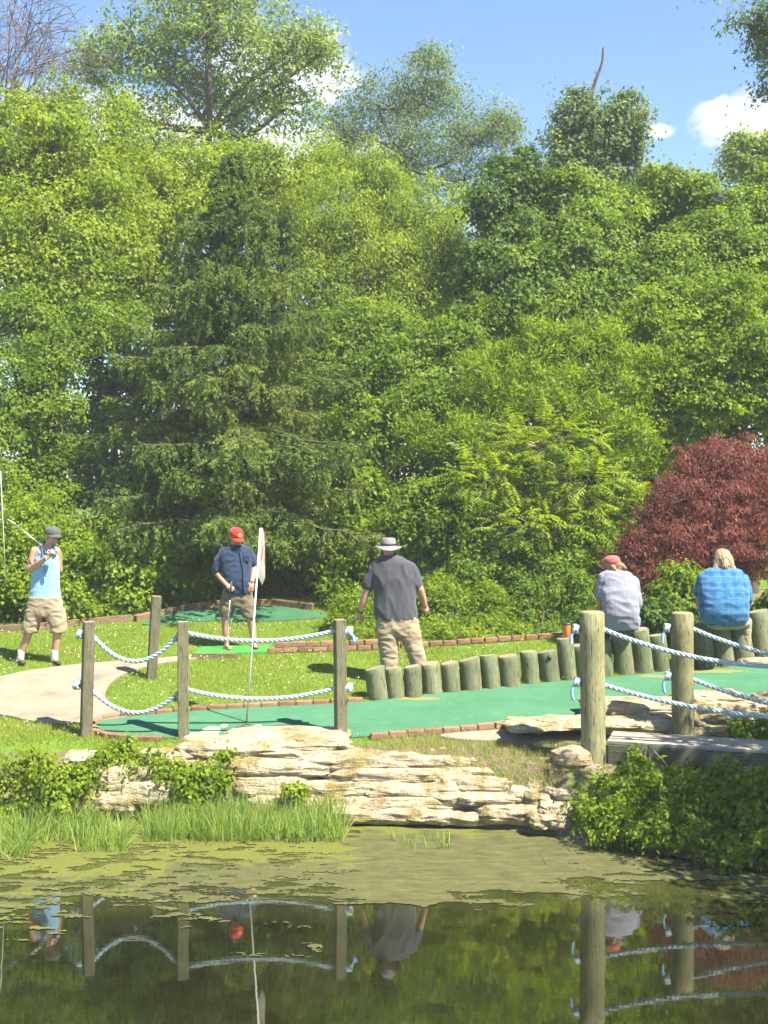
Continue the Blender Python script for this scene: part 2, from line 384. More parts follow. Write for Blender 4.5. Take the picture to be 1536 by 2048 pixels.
def build_algae():
    m = NT('algae'); P = m.pos(); n = m.noise(m.mapping(P, (1, 2.5, 1)), 4, 8, .7); n2 = m.noise(P, 55, 3)
    yel = m.math('SUBTRACT', 1.0, m.ramp(m.math('ADD', m.sep(P)[0], m.math('MULTIPLY', n, 1.0)), [(0.0, 0.0), (1.0, 1.0)]))
    c = m.ramp(n, [(.28, (.036, .042, .012)), (.45, (.068, .072, .024)), (.58, (.090, .088, .032)), (.75, (.150, .138, .058))])
    lime = m.ramp(n2, [(.3, (.085, .10, .016)), (.7, (.14, .145, .026))])
    sel = m.math('MULTIPLY', m.math('GREATER_THAN', m.attr('rnd').outputs['Fac'], .5), .85)
    c = m.mix(sel, c, lime); c = m.mix(m.ramp(m.noise(m.mapping(P, (1, 2, 1)), 22, 5, .7), [(.36, .6), (.46, 0.0)]), c, (.02, .024, .008)); m.color(c); m.rough(.6, .25); m.bump(m.math('ADD', n2, n), .8, .012)
    st = .018; xs = np.arange(-4.6, 4.4, st); ys = np.arange(8.6, 12.95, st)
    X, Y = np.meshgrid(xs, ys); nx = len(xs)
    px = CX+X/Y*F; py = HY+H*F/Y
    # lower edge of the mat, in photo rows, along the width
    low = np.interp(px, [-100, 0, 150, 300, 420, 560, 680, 800, 950, 1050, 1200, 1350, 1536, 1700], [1830, 1830, 1790, 1790, 1800, 1785, 1800, 1800, 1805, 1795, 1775, 1755, 1790, 1800])
    f = np.zeros(X.shape); g = np.zeros(X.shape)
    for i in range(X.shape[0]):
        for j in range(X.shape[1]):
            if py[i, j] > 1960 or abs(px[i, j]-768) > 860: f[i, j] = -9; continue
            a = noise.fractal((X[i, j]*1.6, Y[i, j]*4.2, .3), .7, 2.2, 6)
            f[i, j] = (low[i, j]-py[i, j])/40.0+a*1.1
            if px[i, j] < 640 and py[i, j] < 1920: f[i, j] = max(f[i, j], a*1.9-.72-(py[i, j]-1800)/230)
            g[i, j] = noise.fractal((X[i, j]*3.4, Y[i, j]*10.0, 5.3), .7, 2.2, 5)
    dense = np.clip((px-560)/200, 0, 1)*np.clip((1250-px)/150, 0, 1)
    keep = (f > 0) & ((g > -.26-.5*dense) | (dense > .8) | ((py < 1690) & (g > -.5))) & (Y < shoreY(X)+.12)
    ii, jj = np.where(keep[:-1, :-1])
    idx = {}; V = []; Fc = []; R = []
    def vid(i, j):
        k = (i, j)
        if k not in idx:
            idx[k] = len(V)
            V.append((X[i, j]+random.uniform(-.008, .008), Y[i, j]+random.uniform(-.008, .008), .004+.003*max(0, min(1, g[i, j]+.4))))
            lime_ = 1.0 if (px[i, j] < 700+60*g[i, j] and py[i, j] < 1722+22*g[i, j]+(30 if px[i, j] < 330 else 0)) or (py[i, j] < 1668+14*g[i, j]) else 0.0
            if px[i, j] < 300 and g[i, j] > .25: lime_ = 1.0
            R.append(lime_)
        return idx[k]
    for i, j in zip(ii, jj): Fc.append((vid(i, j), vid(i, j+1), vid(i+1, j+1), vid(i+1, j)))
    o = mesh_obj('algae_mat', V, Fc, m.m, None, True)
    a = o.data.attributes.new('rnd', 'FLOAT', 'POINT'); a.data.foreach_set('value', R)
    tag(o, 'olive green algae scum floating on the pond', 'algae', kind='stuff')
random.seed(3)
build_algae()

# ------------------------------------------------------------------ lanes, path (sheets lying on the sloping lawn)
def sheet(name, pts, dz, mat, thick=.06, closed_smooth=6):
    P = catmull([gp(x, y) for x, y in pts], closed_smooth, True) if closed_smooth else np.array([gp(x, y) for x, y in pts])
    n = len(P); T = P.copy(); T[:, 2] = zplane(P[:, 1])+dz; B = T.copy(); B[:, 2] -= thick
    bm = bmesh.new(); tv = [bm.verts.new(p) for p in T]; bv = [bm.verts.new(p) for p in B]
    f = bm.faces.new(tv); f.normal_update()
    if f.normal.z < 0: f.normal_flip()
    for i in range(n): bm.faces.new((tv[i], tv[(i+1) % n], bv[(i+1) % n], bv[i]))
    bmesh.ops.triangulate(bm, faces=[f]); bmesh.ops.recalc_face_normals(bm, faces=bm.faces[:])
    me = bpy.data.meshes.new(name); bm.to_mesh(me); bm.free(); me.materials.append(mat)
    tag(put(bpy.data.objects.new(name, me)), kind='structure'); return P
LANE = [(188, 1453), (215, 1441), (280, 1433), (380, 1425), (500, 1418), (640, 1411), (745, 1405), (850, 1392), (950, 1382), (1050, 1371), (1140, 1364), (1250, 1354), (1340, 1345), (1440, 1338), (1540, 1331), (1720, 1322),
        (1720, 1385), (1536, 1398), (1440, 1405), (1340, 1412), (1240, 1422), (1160, 1434), (1090, 1444), (1020, 1450), (920, 1460), (830, 1468), (690, 1478), (560, 1481), (430, 1481), (330, 1478), (240, 1472), (200, 1464)]
PATH = [(-260, 1375), (-80, 1366), (0, 1356), (60, 1344), (160, 1331), (260, 1323), (330, 1318), (392, 1312), (394, 1319), (352, 1325), (300, 1334), (252, 1350), (222, 1370), (210, 1393), (222, 1414), (262, 1433), (205, 1444), (160, 1450), (100, 1449), (50, 1443), (0, 1432), (-120, 1415), (-260, 1400)]
TEE = [(386, 1313), (402, 1299), (470, 1297), (542, 1296), (534, 1309), (460, 1312)]
FAR = [(285, 1250), (300, 1241), (345, 1229), (400, 1220), (450, 1216), (520, 1214), (580, 1217), (625, 1225), (668, 1231), (672, 1235), (620, 1239), (560, 1243), (490, 1244), (430, 1243), (360, 1246), (310, 1251)]
PAD = [(880, 1474), (960, 1466), (1040, 1462), (1120, 1462), (1200, 1466), (1240, 1474), (1200, 1484), (1120, 1488), (1000, 1486), (920, 1483)]
LANEw = sheet('putting_lane', LANE, .020, MAT['turf'])
PATHw = sheet('concrete_path', PATH, .026, MAT['concrete'])
TEEw = sheet('tee_mat', TEE, .045, MAT['turf2'], .08, 0)
FARw = sheet('far_putting_lane', FAR, .020, MAT['turf3'])
PADw = sheet('concrete_pad', PAD, .028, MAT['concrete'])
POLYS = [LANEw, PATHw, TEEw, FARw, PADw]

# ------------------------------------------------------------------ brick and timber edging
def rounded_box(name, half, bev, mat, seg=1, jit=0, cuts=0):
    bm = bmesh.new(); bmesh.ops.create_cube(bm, size=2.0)
    for v in bm.verts: v.co = Vector((v.co.x*half[0], v.co.y*half[1], v.co.z*half[2]))
    bmesh.ops.bevel(bm, geom=bm.edges[:], offset=bev, segments=seg, affect='EDGES', profile=.6)
    if jit:
        for v in bm.verts: v.co += Vector((random.uniform(-jit, jit), random.uniform(-jit, jit), random.uniform(-jit, jit)))
    me = bpy.data.meshes.new(name); bm.to_mesh(me); bm.free(); me.materials.append(mat); return me
random.seed(11)
BRICKS = [rounded_box('brick', (.098, .048, .036), .006, MAT['brick'], 1, .0025) for _ in range(5)]
def edging(name, label, cat, pts, length, meshes, piece, dz, smooth=6, courses=1, dy=0.0, group=None, skip=()):
    P = catmull([gp(x, y) for x, y in pts], smooth); P[:, 1] += dy
    root = empty(name, P[0], label, cat, group)
    seg = np.linalg.norm(np.diff(P, axis=0), axis=1); cum = np.concatenate([[0], np.cumsum(seg)]); n = int(cum[-1]/length)
    for c in range(courses):
        for i in range(n):
            if (c, i) in skip: continue
            d = (i+.5+(.5 if c % 2 else 0))*length
            if d > cum[-1]: continue
            q = np.array([np.interp(d, cum, P[:, k]) for k in range(3)]); q2 = np.array([np.interp(min(d+.05, cum[-1]), cum, P[:, k]) for k in range(3)]); q1 = np.array([np.interp(max(d-.05, 0), cum, P[:, k]) for k in range(3)])
            t = q2-q1; az = math.atan2(t[1], t[0])
            o = bpy.data.objects.new(piece, random.choice(meshes)); put(o, root)
            o.location = Vector((q[0], q[1], zplane(q[1])+dz+c*.074+random.uniform(-.004, .004)))-root.location
            o.rotation_euler = (random.uniform(-.03, .03), -math.asin(max(-1, min(1, t[2]/np.linalg.norm(t))))+random.uniform(-.02, .02), az+random.uniform(-.025, .025))
    return root
edging('brick_edging', 'low brick edging between the clover lawn and the near putting lane', 'edging', [(182, 1452), (200, 1443), (235, 1436), (290, 1431), (380, 1423), (500, 1416), (640, 1409), (745, 1403)], .212, BRICKS, 'brick', .025)
edging('brick_edging', 'brick edging round the left near end of the putting lane', 'edging', [(184, 1457), (192, 1466), (215, 1474), (260, 1479), (350, 1482)], .212, BRICKS, 'brick', .015)
edging('brick_edging', 'row of orange bricks along the near edge of the lane beside the concrete pad', 'edging', [(740, 1478), (830, 1471), (920, 1463), (985, 1456), (1030, 1449)], .212, BRICKS, 'brick', .030)
edging('brick_wall', 'low two course brick wall edging the shrub bed behind the lawn', 'brick edging', [(535, 1306), (600, 1304), (680, 1302), (770, 1298), (860, 1293), (950, 1287), (1050, 1280), (1150, 1273), (1260, 1263), (1360, 1256)], .214, BRICKS, 'brick', .04, courses=2, skip=[(1, k) for k in range(8, 60)])
TIMB = [rounded_box('timber', (.41, .05, .06), .008, MAT['timber'], 1, .004) for _ in range(4)]
edging('timber_edging', 'dark timber edging round the back of the far putting lane', 'edging', [(-180, 1272), (0, 1263), (100, 1256), (200, 1247), (290, 1238), (345, 1226), (400, 1217), (450, 1213), (520, 1211), (580, 1214), (625, 1222), (672, 1229)], .83, TIMB, 'timber', .04)
KERB = [rounded_box('kerb_board', (.31, .03, .05), .006, MAT['timber'], 1, .003) for _ in range(2)]
edging('tee_kerb', 'weathered board edging the front of the bright green tee mat', 'edging', [(384, 1317), (460, 1316), (540, 1312)], .63, KERB, 'kerb_board', .02, smooth=2)

# ------------------------------------------------------------------ rocks
def slab_mesh(half, seed, n=9, groove=.5):
    bm = bmesh.new(); bmesh.ops.create_cube(bm, size=2.0)
    bmesh.ops.subdivide_edges(bm, edges=bm.edges[:], cuts=n, use_grid_fill=True)
    hx, hy, hz = half
    for v in bm.verts:
        c = v.co.copy(); r = (abs(c.x)**6+abs(c.y)**6)**(1/6); 
        if r > 1e-6:
            a = noise.noise((c.x/r*1.6+seed, c.y/r*1.6, seed*.7)); a2 = noise.noise((c.x*4+seed*3, c.y*4, c.z*1.2))
            k = 1+.20*a+.10*a2; k /= max(1.0, ((abs(c.x)**5+abs(c.y)**5)**(1/5))/1.0)
            k *= 1-.16*max(0, abs(c.z)-.4)**1.2*1.6
            k += .08*groove*noise.noise((seed*5, c.x*1.1, c.z*hz*38))
        else: k = 1
        p = Vector((c.x*k*hx, c.y*k*hy, c.z*hz))
        p.z += .25*hz*noise.noise((p.x*3+seed, p.y*3, c.z*.7))+.35*hz*noise.noise((p.x*1.1+seed*2, p.y*1.4, 0))
        p += Vector((noise.noise(p*13), noise.noise(p*13+Vector((9, 0, 0))), noise.noise(p*15+Vector((0, 9, 0)))))*.016
        v.co = p
    bmesh.ops.recalc_face_normals(bm, faces=bm.faces[:])
    me = bpy.data.meshes.new('stone'); bm.to_mesh(me); bm.free()
    me.polygons.foreach_set('use_smooth', [False]*len(me.polygons)); me.materials.append(MAT['rock']); return me
def ledge(name, label, items, seed):
    r = random.Random(seed); c0 = at(items[0][0], items[0][1], items[0][4]); c0[2] = 0
    root = empty(name, c0, label, 'rock ledge')
    for i, (px, py, wx_, hz_, Y) in enumerate(items):
        hx = wx_*Y/F*1.03; hz = hz_*Y/F*1.22; hy = r.uniform(.24, .36)
        o = put(bpy.data.objects.new('stone', slab_mesh((hx, hy, hz), seed*10+i*1.37)), root)
        p = at(px, py, Y-.07); p[1] += hy*.85
        o.location = Vector(p)-root.location; o.rotation_euler = (r.uniform(-.03, .06), r.uniform(-.03, .03), r.uniform(-.08, .08))
ledge('rock_ledge', 'layered pale limestone ledge along the middle of the pond bank', [
    (560, 1492, 132, 13, 13.28), (470, 1503, 120, 11, 13.2), (610, 1513, 130, 9, 13.15), (720, 1527, 130, 13, 13.05), (560, 1540, 110, 14, 13.0), (850, 1524, 110, 9, 13.1),
    (900, 1549, 150, 9, 12.98), (760, 1556, 110, 11, 12.95), (990, 1540, 95, 8, 13.02), (1010, 1571, 105, 10, 12.86), (880, 1581, 150, 11, 12.82), (700, 1584, 110, 15, 12.86), (540, 1574, 90, 18, 12.9),
    (860, 1610, 180, 14, 12.70), (1020, 1603, 105, 10, 12.62), (1040, 1633, 85, 14, 12.42), (750, 1632, 115, 13, 12.62), (920, 1640, 110, 9, 12.5), (610, 1615, 110, 16, 12.75), (1115, 1552, 62, 11, 12.95), (1120, 1580, 66, 15, 12.72), (1100, 1606, 50, 14, 12.5), (1060, 1530, 70, 10, 13.05), (960, 1565, 90, 9, 12.88), (1070, 1558, 70, 10, 12.88), (940, 1596, 90, 10, 12.74), (1080, 1590, 60, 12, 12.62), (1155, 1540, 62, 9, 12.72), (1165, 1563, 60, 10, 12.6), (1150, 1592, 55, 12, 12.42), (1135, 1622, 52, 13, 12.25), (1105, 1643, 48, 12, 12.2)], 2)
ledge('rock_outcrop', 'weathered limestone lumps half hidden by leaves left on the bank', [
    (250, 1562, 75, 24, 12.9), (310, 1592, 80, 22, 12.82), (205, 1603, 70, 20, 12.8), (400, 1590, 70, 24, 12.86), (335, 1516, 62, 9, 13.2), (165, 1520, 40, 8, 13.15), (420, 1545, 60, 16, 13.0)], 5)
ledge('rock_ledge', 'low band of limestone slabs behind the round rope posts', [
    (1120, 1455, 80, 4.5, 13.45), (1190, 1451, 95, 5.5, 13.55), (1300, 1419, 120, 11, 14.0), (1290, 1438, 120, 9, 13.85), (1300, 1456, 120, 10, 13.65), (1430, 1404, 70, 9, 14.1), (1470, 1424, 95, 12, 13.9), (1520, 1446, 110, 11, 13.75), (1430, 1463, 90, 8, 13.6), (1600, 1420, 80, 16, 13.9), (1060, 1458, 45, 5, 13.5)], 8)
def rock(name, label, px, py, wpx, hpx, Y, mat, seed):
    bm = bmesh.new(); bmesh.ops.create_icosphere(bm, subdivisions=4, radius=1)
    hx, hz = wpx*Y/F, hpx*Y/F
    for v in bm.verts:
        c = v.co.copy(); q = Vector((round(c.x*2.2)/2.2, round(c.y*2.2)/2.2, round(c.z*2.2)/2.2)).lerp(c, .72)
        k = 1+.22*noise.noise(c*1.5+Vector((seed, 0, 0)))+.07*noise.noise(c*5)
        v.co = Vector((q.x*hx*k, q.y*hx*.75*k, q.z*hz*k))
    me = bpy.data.meshes.new(name); bm.to_mesh(me); bm.free(); me.materials.append(mat)
    o = put(bpy.data.objects.new(name, me)); o.location = Vector(at(px, py, Y)); tag(o, label, 'rock'); return o
rock('boulder', 'rounded tan boulder at the foot of the round post', 1144, 1515, 43, 23, 12.74, MAT['boulder'], 3)
for i, (px, py, w, h, Y, lb) in enumerate([(700, 1497, 10, 6, 13.25, 'small white stone in the dry grass near the right square post'), (862, 1503, 9, 6, 13.2, 'small pale stone in the dry grass above the ledge, left of its neighbour'), (886, 1499, 9, 5, 13.2, 'small pale stone in the dry grass above the ledge, right of its neighbour'), (1075, 1490, 8, 5, 13.2, 'small stone by the concrete pad left of the boulder')]):
    rock('stone', lb, px, py, w, h, Y, MAT['rock'], 7+i)

# ------------------------------------------------------------------ posts, logs, ropes, bridge
def wood_prism(name, label, cat, base, top, half, sides, mat, twist=0.0, sink=.12, group=None, chamfer=.02, top_tilt=(0, 0), irregular=.02, seed=0, dome=0.0, end=None):
    """post from base to top; half = half width (square) or radius (round)"""
    base = np.asarray(base, float); top = np.asarray(top, float); Ls = np.linalg.norm(top-base); r = random.Random(seed)
    if sides == 4:
        c = half*.12; prof = []
        for (sx, sy) in ((1, 1), (-1, 1), (-1, -1), (1, -1)):
            p = [(sx*half, sy*(half-c)), (sx*(half-c), sy*half)]
            if sx*sy < 0: p.reverse()
            prof += p
        prof = np.array(prof)
    else:
        a = np.arange(sides)*2*np.pi/sides; prof = np.stack([np.cos(a), np.sin(a)], 1)*half
    if twist: q = math.radians(twist); prof = prof@np.array([[math.cos(q), math.sin(q)], [-math.sin(q), math.cos(q)]])
    V = []; Fc = []; n = len(prof); levels = [-sink]+list(np.linspace(0, Ls-chamfer, 7))+[Ls]
    for k, z in enumerate(levels):
        sc = 1.0 if k < len(levels)-1 else 1-(.9*chamfer/half)
        for j, (x, y) in enumerate(prof):
            g = 1+irregular*noise.noise((x*9+seed*3.1, y*9, z*1.5))+irregular*.8*noise.noise((x*25+seed, y*25, z*.5))
            if sides > 4: g += .012*math.sin(z*2+seed)
            zz = z
            if k >= len(levels)-2: zz += x*top_tilt[0]+y*top_tilt[1]
            V.append((x*sc*g, y*sc*g, zz))
    m = len(levels)
    for k in range(m-1):
        for j in range(n): Fc.append((k*n+j, k*n+(j+1) % n, (k+1)*n+(j+1) % n, (k+1)*n+j))
    V.append((0, 0, Ls+dome)); ci = len(V)-1
    for j in range(n): Fc.append(((m-1)*n+j, (m-1)*n+(j+1) % n, ci))
    o = mesh_obj(name, V, Fc, [mat, end or MAT['end']], None, False)
    for p in o.data.polygons:
        if p.index >= (m-1)*n: p.material_index = 1
        elif sides > 4: p.use_smooth = True
    o.location = Vector(base); d = Vector(top-base).normalized()
    o.rotation_euler = Vector((0, 0, 1)).rotation_difference(d).to_euler()
    tag(o, label, cat, group); return o
def P2(px, pyb, pxt, pyt, Y, dyt=0): return at(px, pyb, Y), at(pxt, pyt, Y+dyt)
PG = 'square wooden rope posts on the bank'
for (pb, yb, pt, yt, Y, hw, tw, lb, sd) in [
    (172, 1472, 178, 1243, 13.7, .062, 24, 'leaning square wooden post at the left end of the rope fence', 1),
    (367, 1480, 366, 1243, 13.62, .061, 8, 'upright square wooden post in the middle of the left rope fence', 2),
    (682, 1478, 679, 1239, 13.66, .062, 20, 'square wooden post at the right end of the left rope fence', 3)]:
    b, t = P2(pb, yb, pt, yt, Y); wood_prism('rope_post', lb, 'post', b, t, hw, 4, MAT['post'], tw, group=PG, chamfer=.006, irregular=.012, seed=sd)
b, t = P2(303, 1357, 313, 1192, gY(1357)); wood_prism('lawn_post', 'leaning square wooden post standing alone on the lawn behind the fence', 'post', b, t, .062, 4, MAT['post'], 18, chamfer=.006, irregular=.012, seed=4)
RG = 'thick round rope posts by the footbridge'
b, t = P2(1187, 1508, 1184, 1223, 12.8); wood_prism('round_post', 'thick round wooden post left of the footbridge beside the boulder', 'post', b, t, .13, 28, MAT['pole'], sink=.3, group=RG, chamfer=.018, dome=.012, seed=5, irregular=.03)
b, t = P2(1366, 1464, 1364, 1225, 13.5); wood_prism('round_post', 'round wooden post standing behind the footbridge deck', 'post', b, t, .124, 28, MAT['pole'], sink=.3, group=RG, chamfer=.018, dome=.012, seed=6, irregular=.03)

LOGS = [  # base x, base y, top x, top y, width px, tilt
    (757, 1403, 749, 1341, 41, .10), (792, 1400, 786, 1340, 36, .02), (828, 1399, 825, 1337, 35, .10), (867, 1392, 860, 1331, 39, .08), (905, 1388, 899, 1330, 36, .05), (945, 1385, 940, 1323, 44, .14), (985, 1381, 977, 1315, 36, .0), (1025, 1378, 1017, 1316, 40, .02), (1065, 1371, 1059, 1307, 35, .0), (1104, 1367, 1096, 1307, 38, .03),
    (1140, 1362, 1132, 1279, 35, .0), (1174, 1358, 1164, 1293, 33, .05), (1214, 1355, 1208, 1284, 34, .0), (1254, 1352, 1244, 1263, 39, .0), (1293, 1349, 1283, 1262, 38, .03), (1328, 1345, 1319, 1274, 36, .0), (1372, 1340, 1362, 1262, 38, .0), (1416, 1338, 1407, 1250, 40, .0), (1456, 1336, 1442, 1250, 42, .05), (1496, 1331, 1480, 1246, 44, .03), (1536, 1328, 1522, 1226, 44, .04), (1580, 1325, 1566, 1232, 42, .0)]
ORD = ['first', 'second', 'third', 'fourth', 'fifth', 'sixth', 'seventh', 'eighth', 'ninth', 'tenth', 'eleventh', 'twelfth', 'thirteenth', 'fourteenth', 'fifteenth', 'sixteenth', 'seventeenth', 'eighteenth', 'nineteenth', 'twentieth', 'twenty-first', 'twenty-second']
XTRA = {0: 'short green upright log at the left end of the log row', 9: 'upright log with a dark knot hole near its top, tenth from the left', 10: 'tall upright log carrying the orange drink cup, eleventh from the left', 13: 'upright log under the left seated person, fourteenth from the left', 18: 'upright log under the blue shirted person, nineteenth from the left', 20: 'tall upright log right of the blue shirted person, twenty-first from the left'}
for i, (xb, yb, xt, yt, w, ti) in enumerate(LOGS):
    Y = gY(yb); b = at(xb, yb, Y); t = at(xt, yt-2, Y)
    b[1] += w*.5*Y/F; t[1] += w*.5*Y/F+.02
    o = wood_prism('upright_log', XTRA.get(i, ORD[i]+' upright log from the left in the row edging the lane'), 'log', b, t, w*.5*Y/F*1.0, 20, MAT['log'], 37.0*i, group='upright logs edging the putting lane', chamfer=.015, seed=20+i, irregular=.075, top_tilt=(ti+random.uniform(-.06, .06), .05+random.uniform(-.08, .12)))
    if i == 9:
        a = Acc(); q = Vector(at(1106, 1316, Y))-o.location; a.capsule(Vector((q.x, -w*.5*Y/F+.008, q.z)), Vector((q.x, -w*.5*Y/F+.0, q.z)), .035, .03); a.obj('knot_hole', MAT['dark'], o)

def rope_curve(a, b, sag, n=60):
    t = np.linspace(0, 1, n)[:, None]; p = np.asarray(a)*(1-t)+np.asarray(b)*t; p[:, 2] -= (4*sag*t*(1-t))[:, 0]; return p
def twist_rope(acc, P, r=.0245, pitch=.17, step=.012):
    seg = np.linalg.norm(np.diff(P, axis=0), axis=1); cum = np.concatenate([[0], np.cumsum(seg)]); m = max(6, int(cum[-1]/step))
    d = np.linspace(0, cum[-1], m); Q = np.stack([np.interp(d, cum, P[:, k]) for k in range(3)], 1)
    T = nrm(np.gradient(Q, axis=0)); ref = np.array([0, 1.0, 0.05]); U = nrm(np.cross(T, ref)); W = np.cross(T, U)
    for k in range(3):
        ph = d/pitch*2*np.pi+k*2*np.pi/3; acc.tube(Q+r*.58*(np.cos(ph)[:, None]*U+np.sin(ph)[:, None]*W), r*.53, 6)
def knot(root, p, side, tail, r=.024, mat=None):
    """rope stopper knot pushed against the post: two wound loops and a hanging tail"""
    a = Acc(); r = .019
    for k in range(2):
        th = np.linspace(0, 2*np.pi*1.1, 16); R = .032
        c = np.array([side*(.015+.03*k), 0, -.01*k])
        L = np.stack([c[0]+.018*np.sin(th*1.3+k), R*np.cos(th+k), R*1.15*np.sin(th+k)], 1); a.tube(L, r, 7)
    k_ = a.obj('knot', MAT['rope'], root); k_.location = Vector(p)-root.location
    if tail:
        t = Acc(); L = np.array([[side*.05, -.01, -.02], [side*.085, -.02, -.07], [side*.09, -.02, -.13], [side*(.09+tail[0]), -.02, -.13-tail[1]]])
        t.tube(catmull(L, 4), [r*.9]*13, 7); t_ = t.obj('tail', mat or MAT['rope_end'], root); t_.location = Vector(p)-root.location
def rope_thing(label, spans, knots, group):
    root = empty('rope', spans[0][0], label, 'rope', group); o = np.array(root.location)
    for (a, b, sag) in spans:
        ac = Acc(); twist_rope(ac, rope_curve(np.asarray(a)-o, np.asarray(b)-o, sag)); ac.obj('strand_span', MAT['rope'], root)
    for (p, s, tl) in knots: knot(root, np.asarray(p), s, tl)
GL = 'blue white ropes strung through the square posts'
def RP(px, py, Y): return at(px, py, Y)
rope_thing('upper pale blue rope sagging through the three square posts', [(RP(180, 1264, 13.7), RP(360, 1265, 13.62), .33), (RP(366, 1264, 13.62), RP(679, 1259, 13.66), .115)], [(RP(166, 1268, 13.68), -1, None), (RP(692, 1262, 13.66), 1, (.03, -.06))], GL)
rope_thing('lower pale blue rope sagging through the three square posts', [(RP(176, 1372, 13.7), RP(362, 1380, 13.62), .28), (RP(366, 1377, 13.62), RP(680, 1374, 13.66), .125)], [(RP(160, 1370, 13.68), -1, None), (RP(692, 1375, 13.66), 1, None)], GL)
GR = 'blue white ropes strung along the footbridge'
b1, t1 = 12.78, 13.48
rope_thing('upper rope running right from the front round post of the footbridge', [(RP(1200, 1256, b1), RP(1900, 1282, 12.0), .33)], [(RP(1158, 1258, b1), -1, (-.0, .03))], GR)
rope_thing('lower rope running right from the front round post of the footbridge', [(RP(1202, 1368, b1), RP(1900, 1420, 12.0), .21)], [(RP(1160, 1364, b1), -1, (-.02, .06))], GR)
rope_thing('upper rope running right from the back round post of the footbridge', [(RP(1380, 1255, t1), RP(2020, 1262, 12.7), .37)], [(RP(1340, 1256, t1), -1, (-.0, .04))], GR)
rope_thing('lower rope running right from the back round post of the footbridge', [(RP(1382, 1357, t1), RP(2020, 1385, 12.7), .31)], [(RP(1342, 1352, t1), -1, (-.02, .06))], GR)

def bridge():
    fl = at(1214, 1484, 12.78); fr = at(1700, 1512, 12.05); bl = np.array([fl[0]-.02, 13.38, fl[2]]); br = np.array([fr[0]+.05, 12.72, fr[2]])
    fr[2] = fl[2]-.0; br[2] = fl[2]
    root = empty('footbridge', (fl[0], fl[1], fl[2]-.35), 'weathered grey plank footbridge at the right edge of the pond', 'bridge'); o = np.array(root.location)
    d = nrm(fr-fl); L = np.linalg.norm(fr-fl); az = math.atan2(d[1], d[0]); nb = 5
    wdt = np.linalg.norm((bl-fl)-d*np.dot(bl-fl, d)); nn = np.array([-d[1], d[0], 0])
    me = [rounded_box('plank', (L/2, wdt/nb/2-.005, .019), .004, MAT['deck'], 1, .002) for _ in range(3)]
    for i in range(nb):
        p = put(bpy.data.objects.new('plank', me[i % 3]), root)
        p.location = Vector(fl+d*L/2+nn*(wdt*(i+.5)/nb)-o+np.array([0, 0, -.004+.003*(i % 2)])); p.rotation_euler = (0, 0, az)
    for k, off in (('beam', .03), ('beam', wdt-.05)):
        bm_ = put(bpy.data.objects.new('beam', rounded_box('beam', (L/2-.01, .035, .15), .006, MAT['beam'], 1, .003)), root)
        bm_.location = Vector(fl+d*L/2+nn*off-o+np.array([0, 0, -.176])); bm_.rotation_euler = (0, 0, az)
bridge()
a = Acc(); p = at(1512, 1333, 15.6); a.box((0, 0, 0), (.22, .10, .05)); a.box((.03, .02, .03), (.17, .07, .03))
o = put(bpy.data.objects.new('flat_stone', slab_mesh((.24, .14, .055), 77, 6))); o.location = Vector(gp(1514, 1331, .05)); tag(o, 'flat grey stone at the foot of the right-hand logs', 'rock')

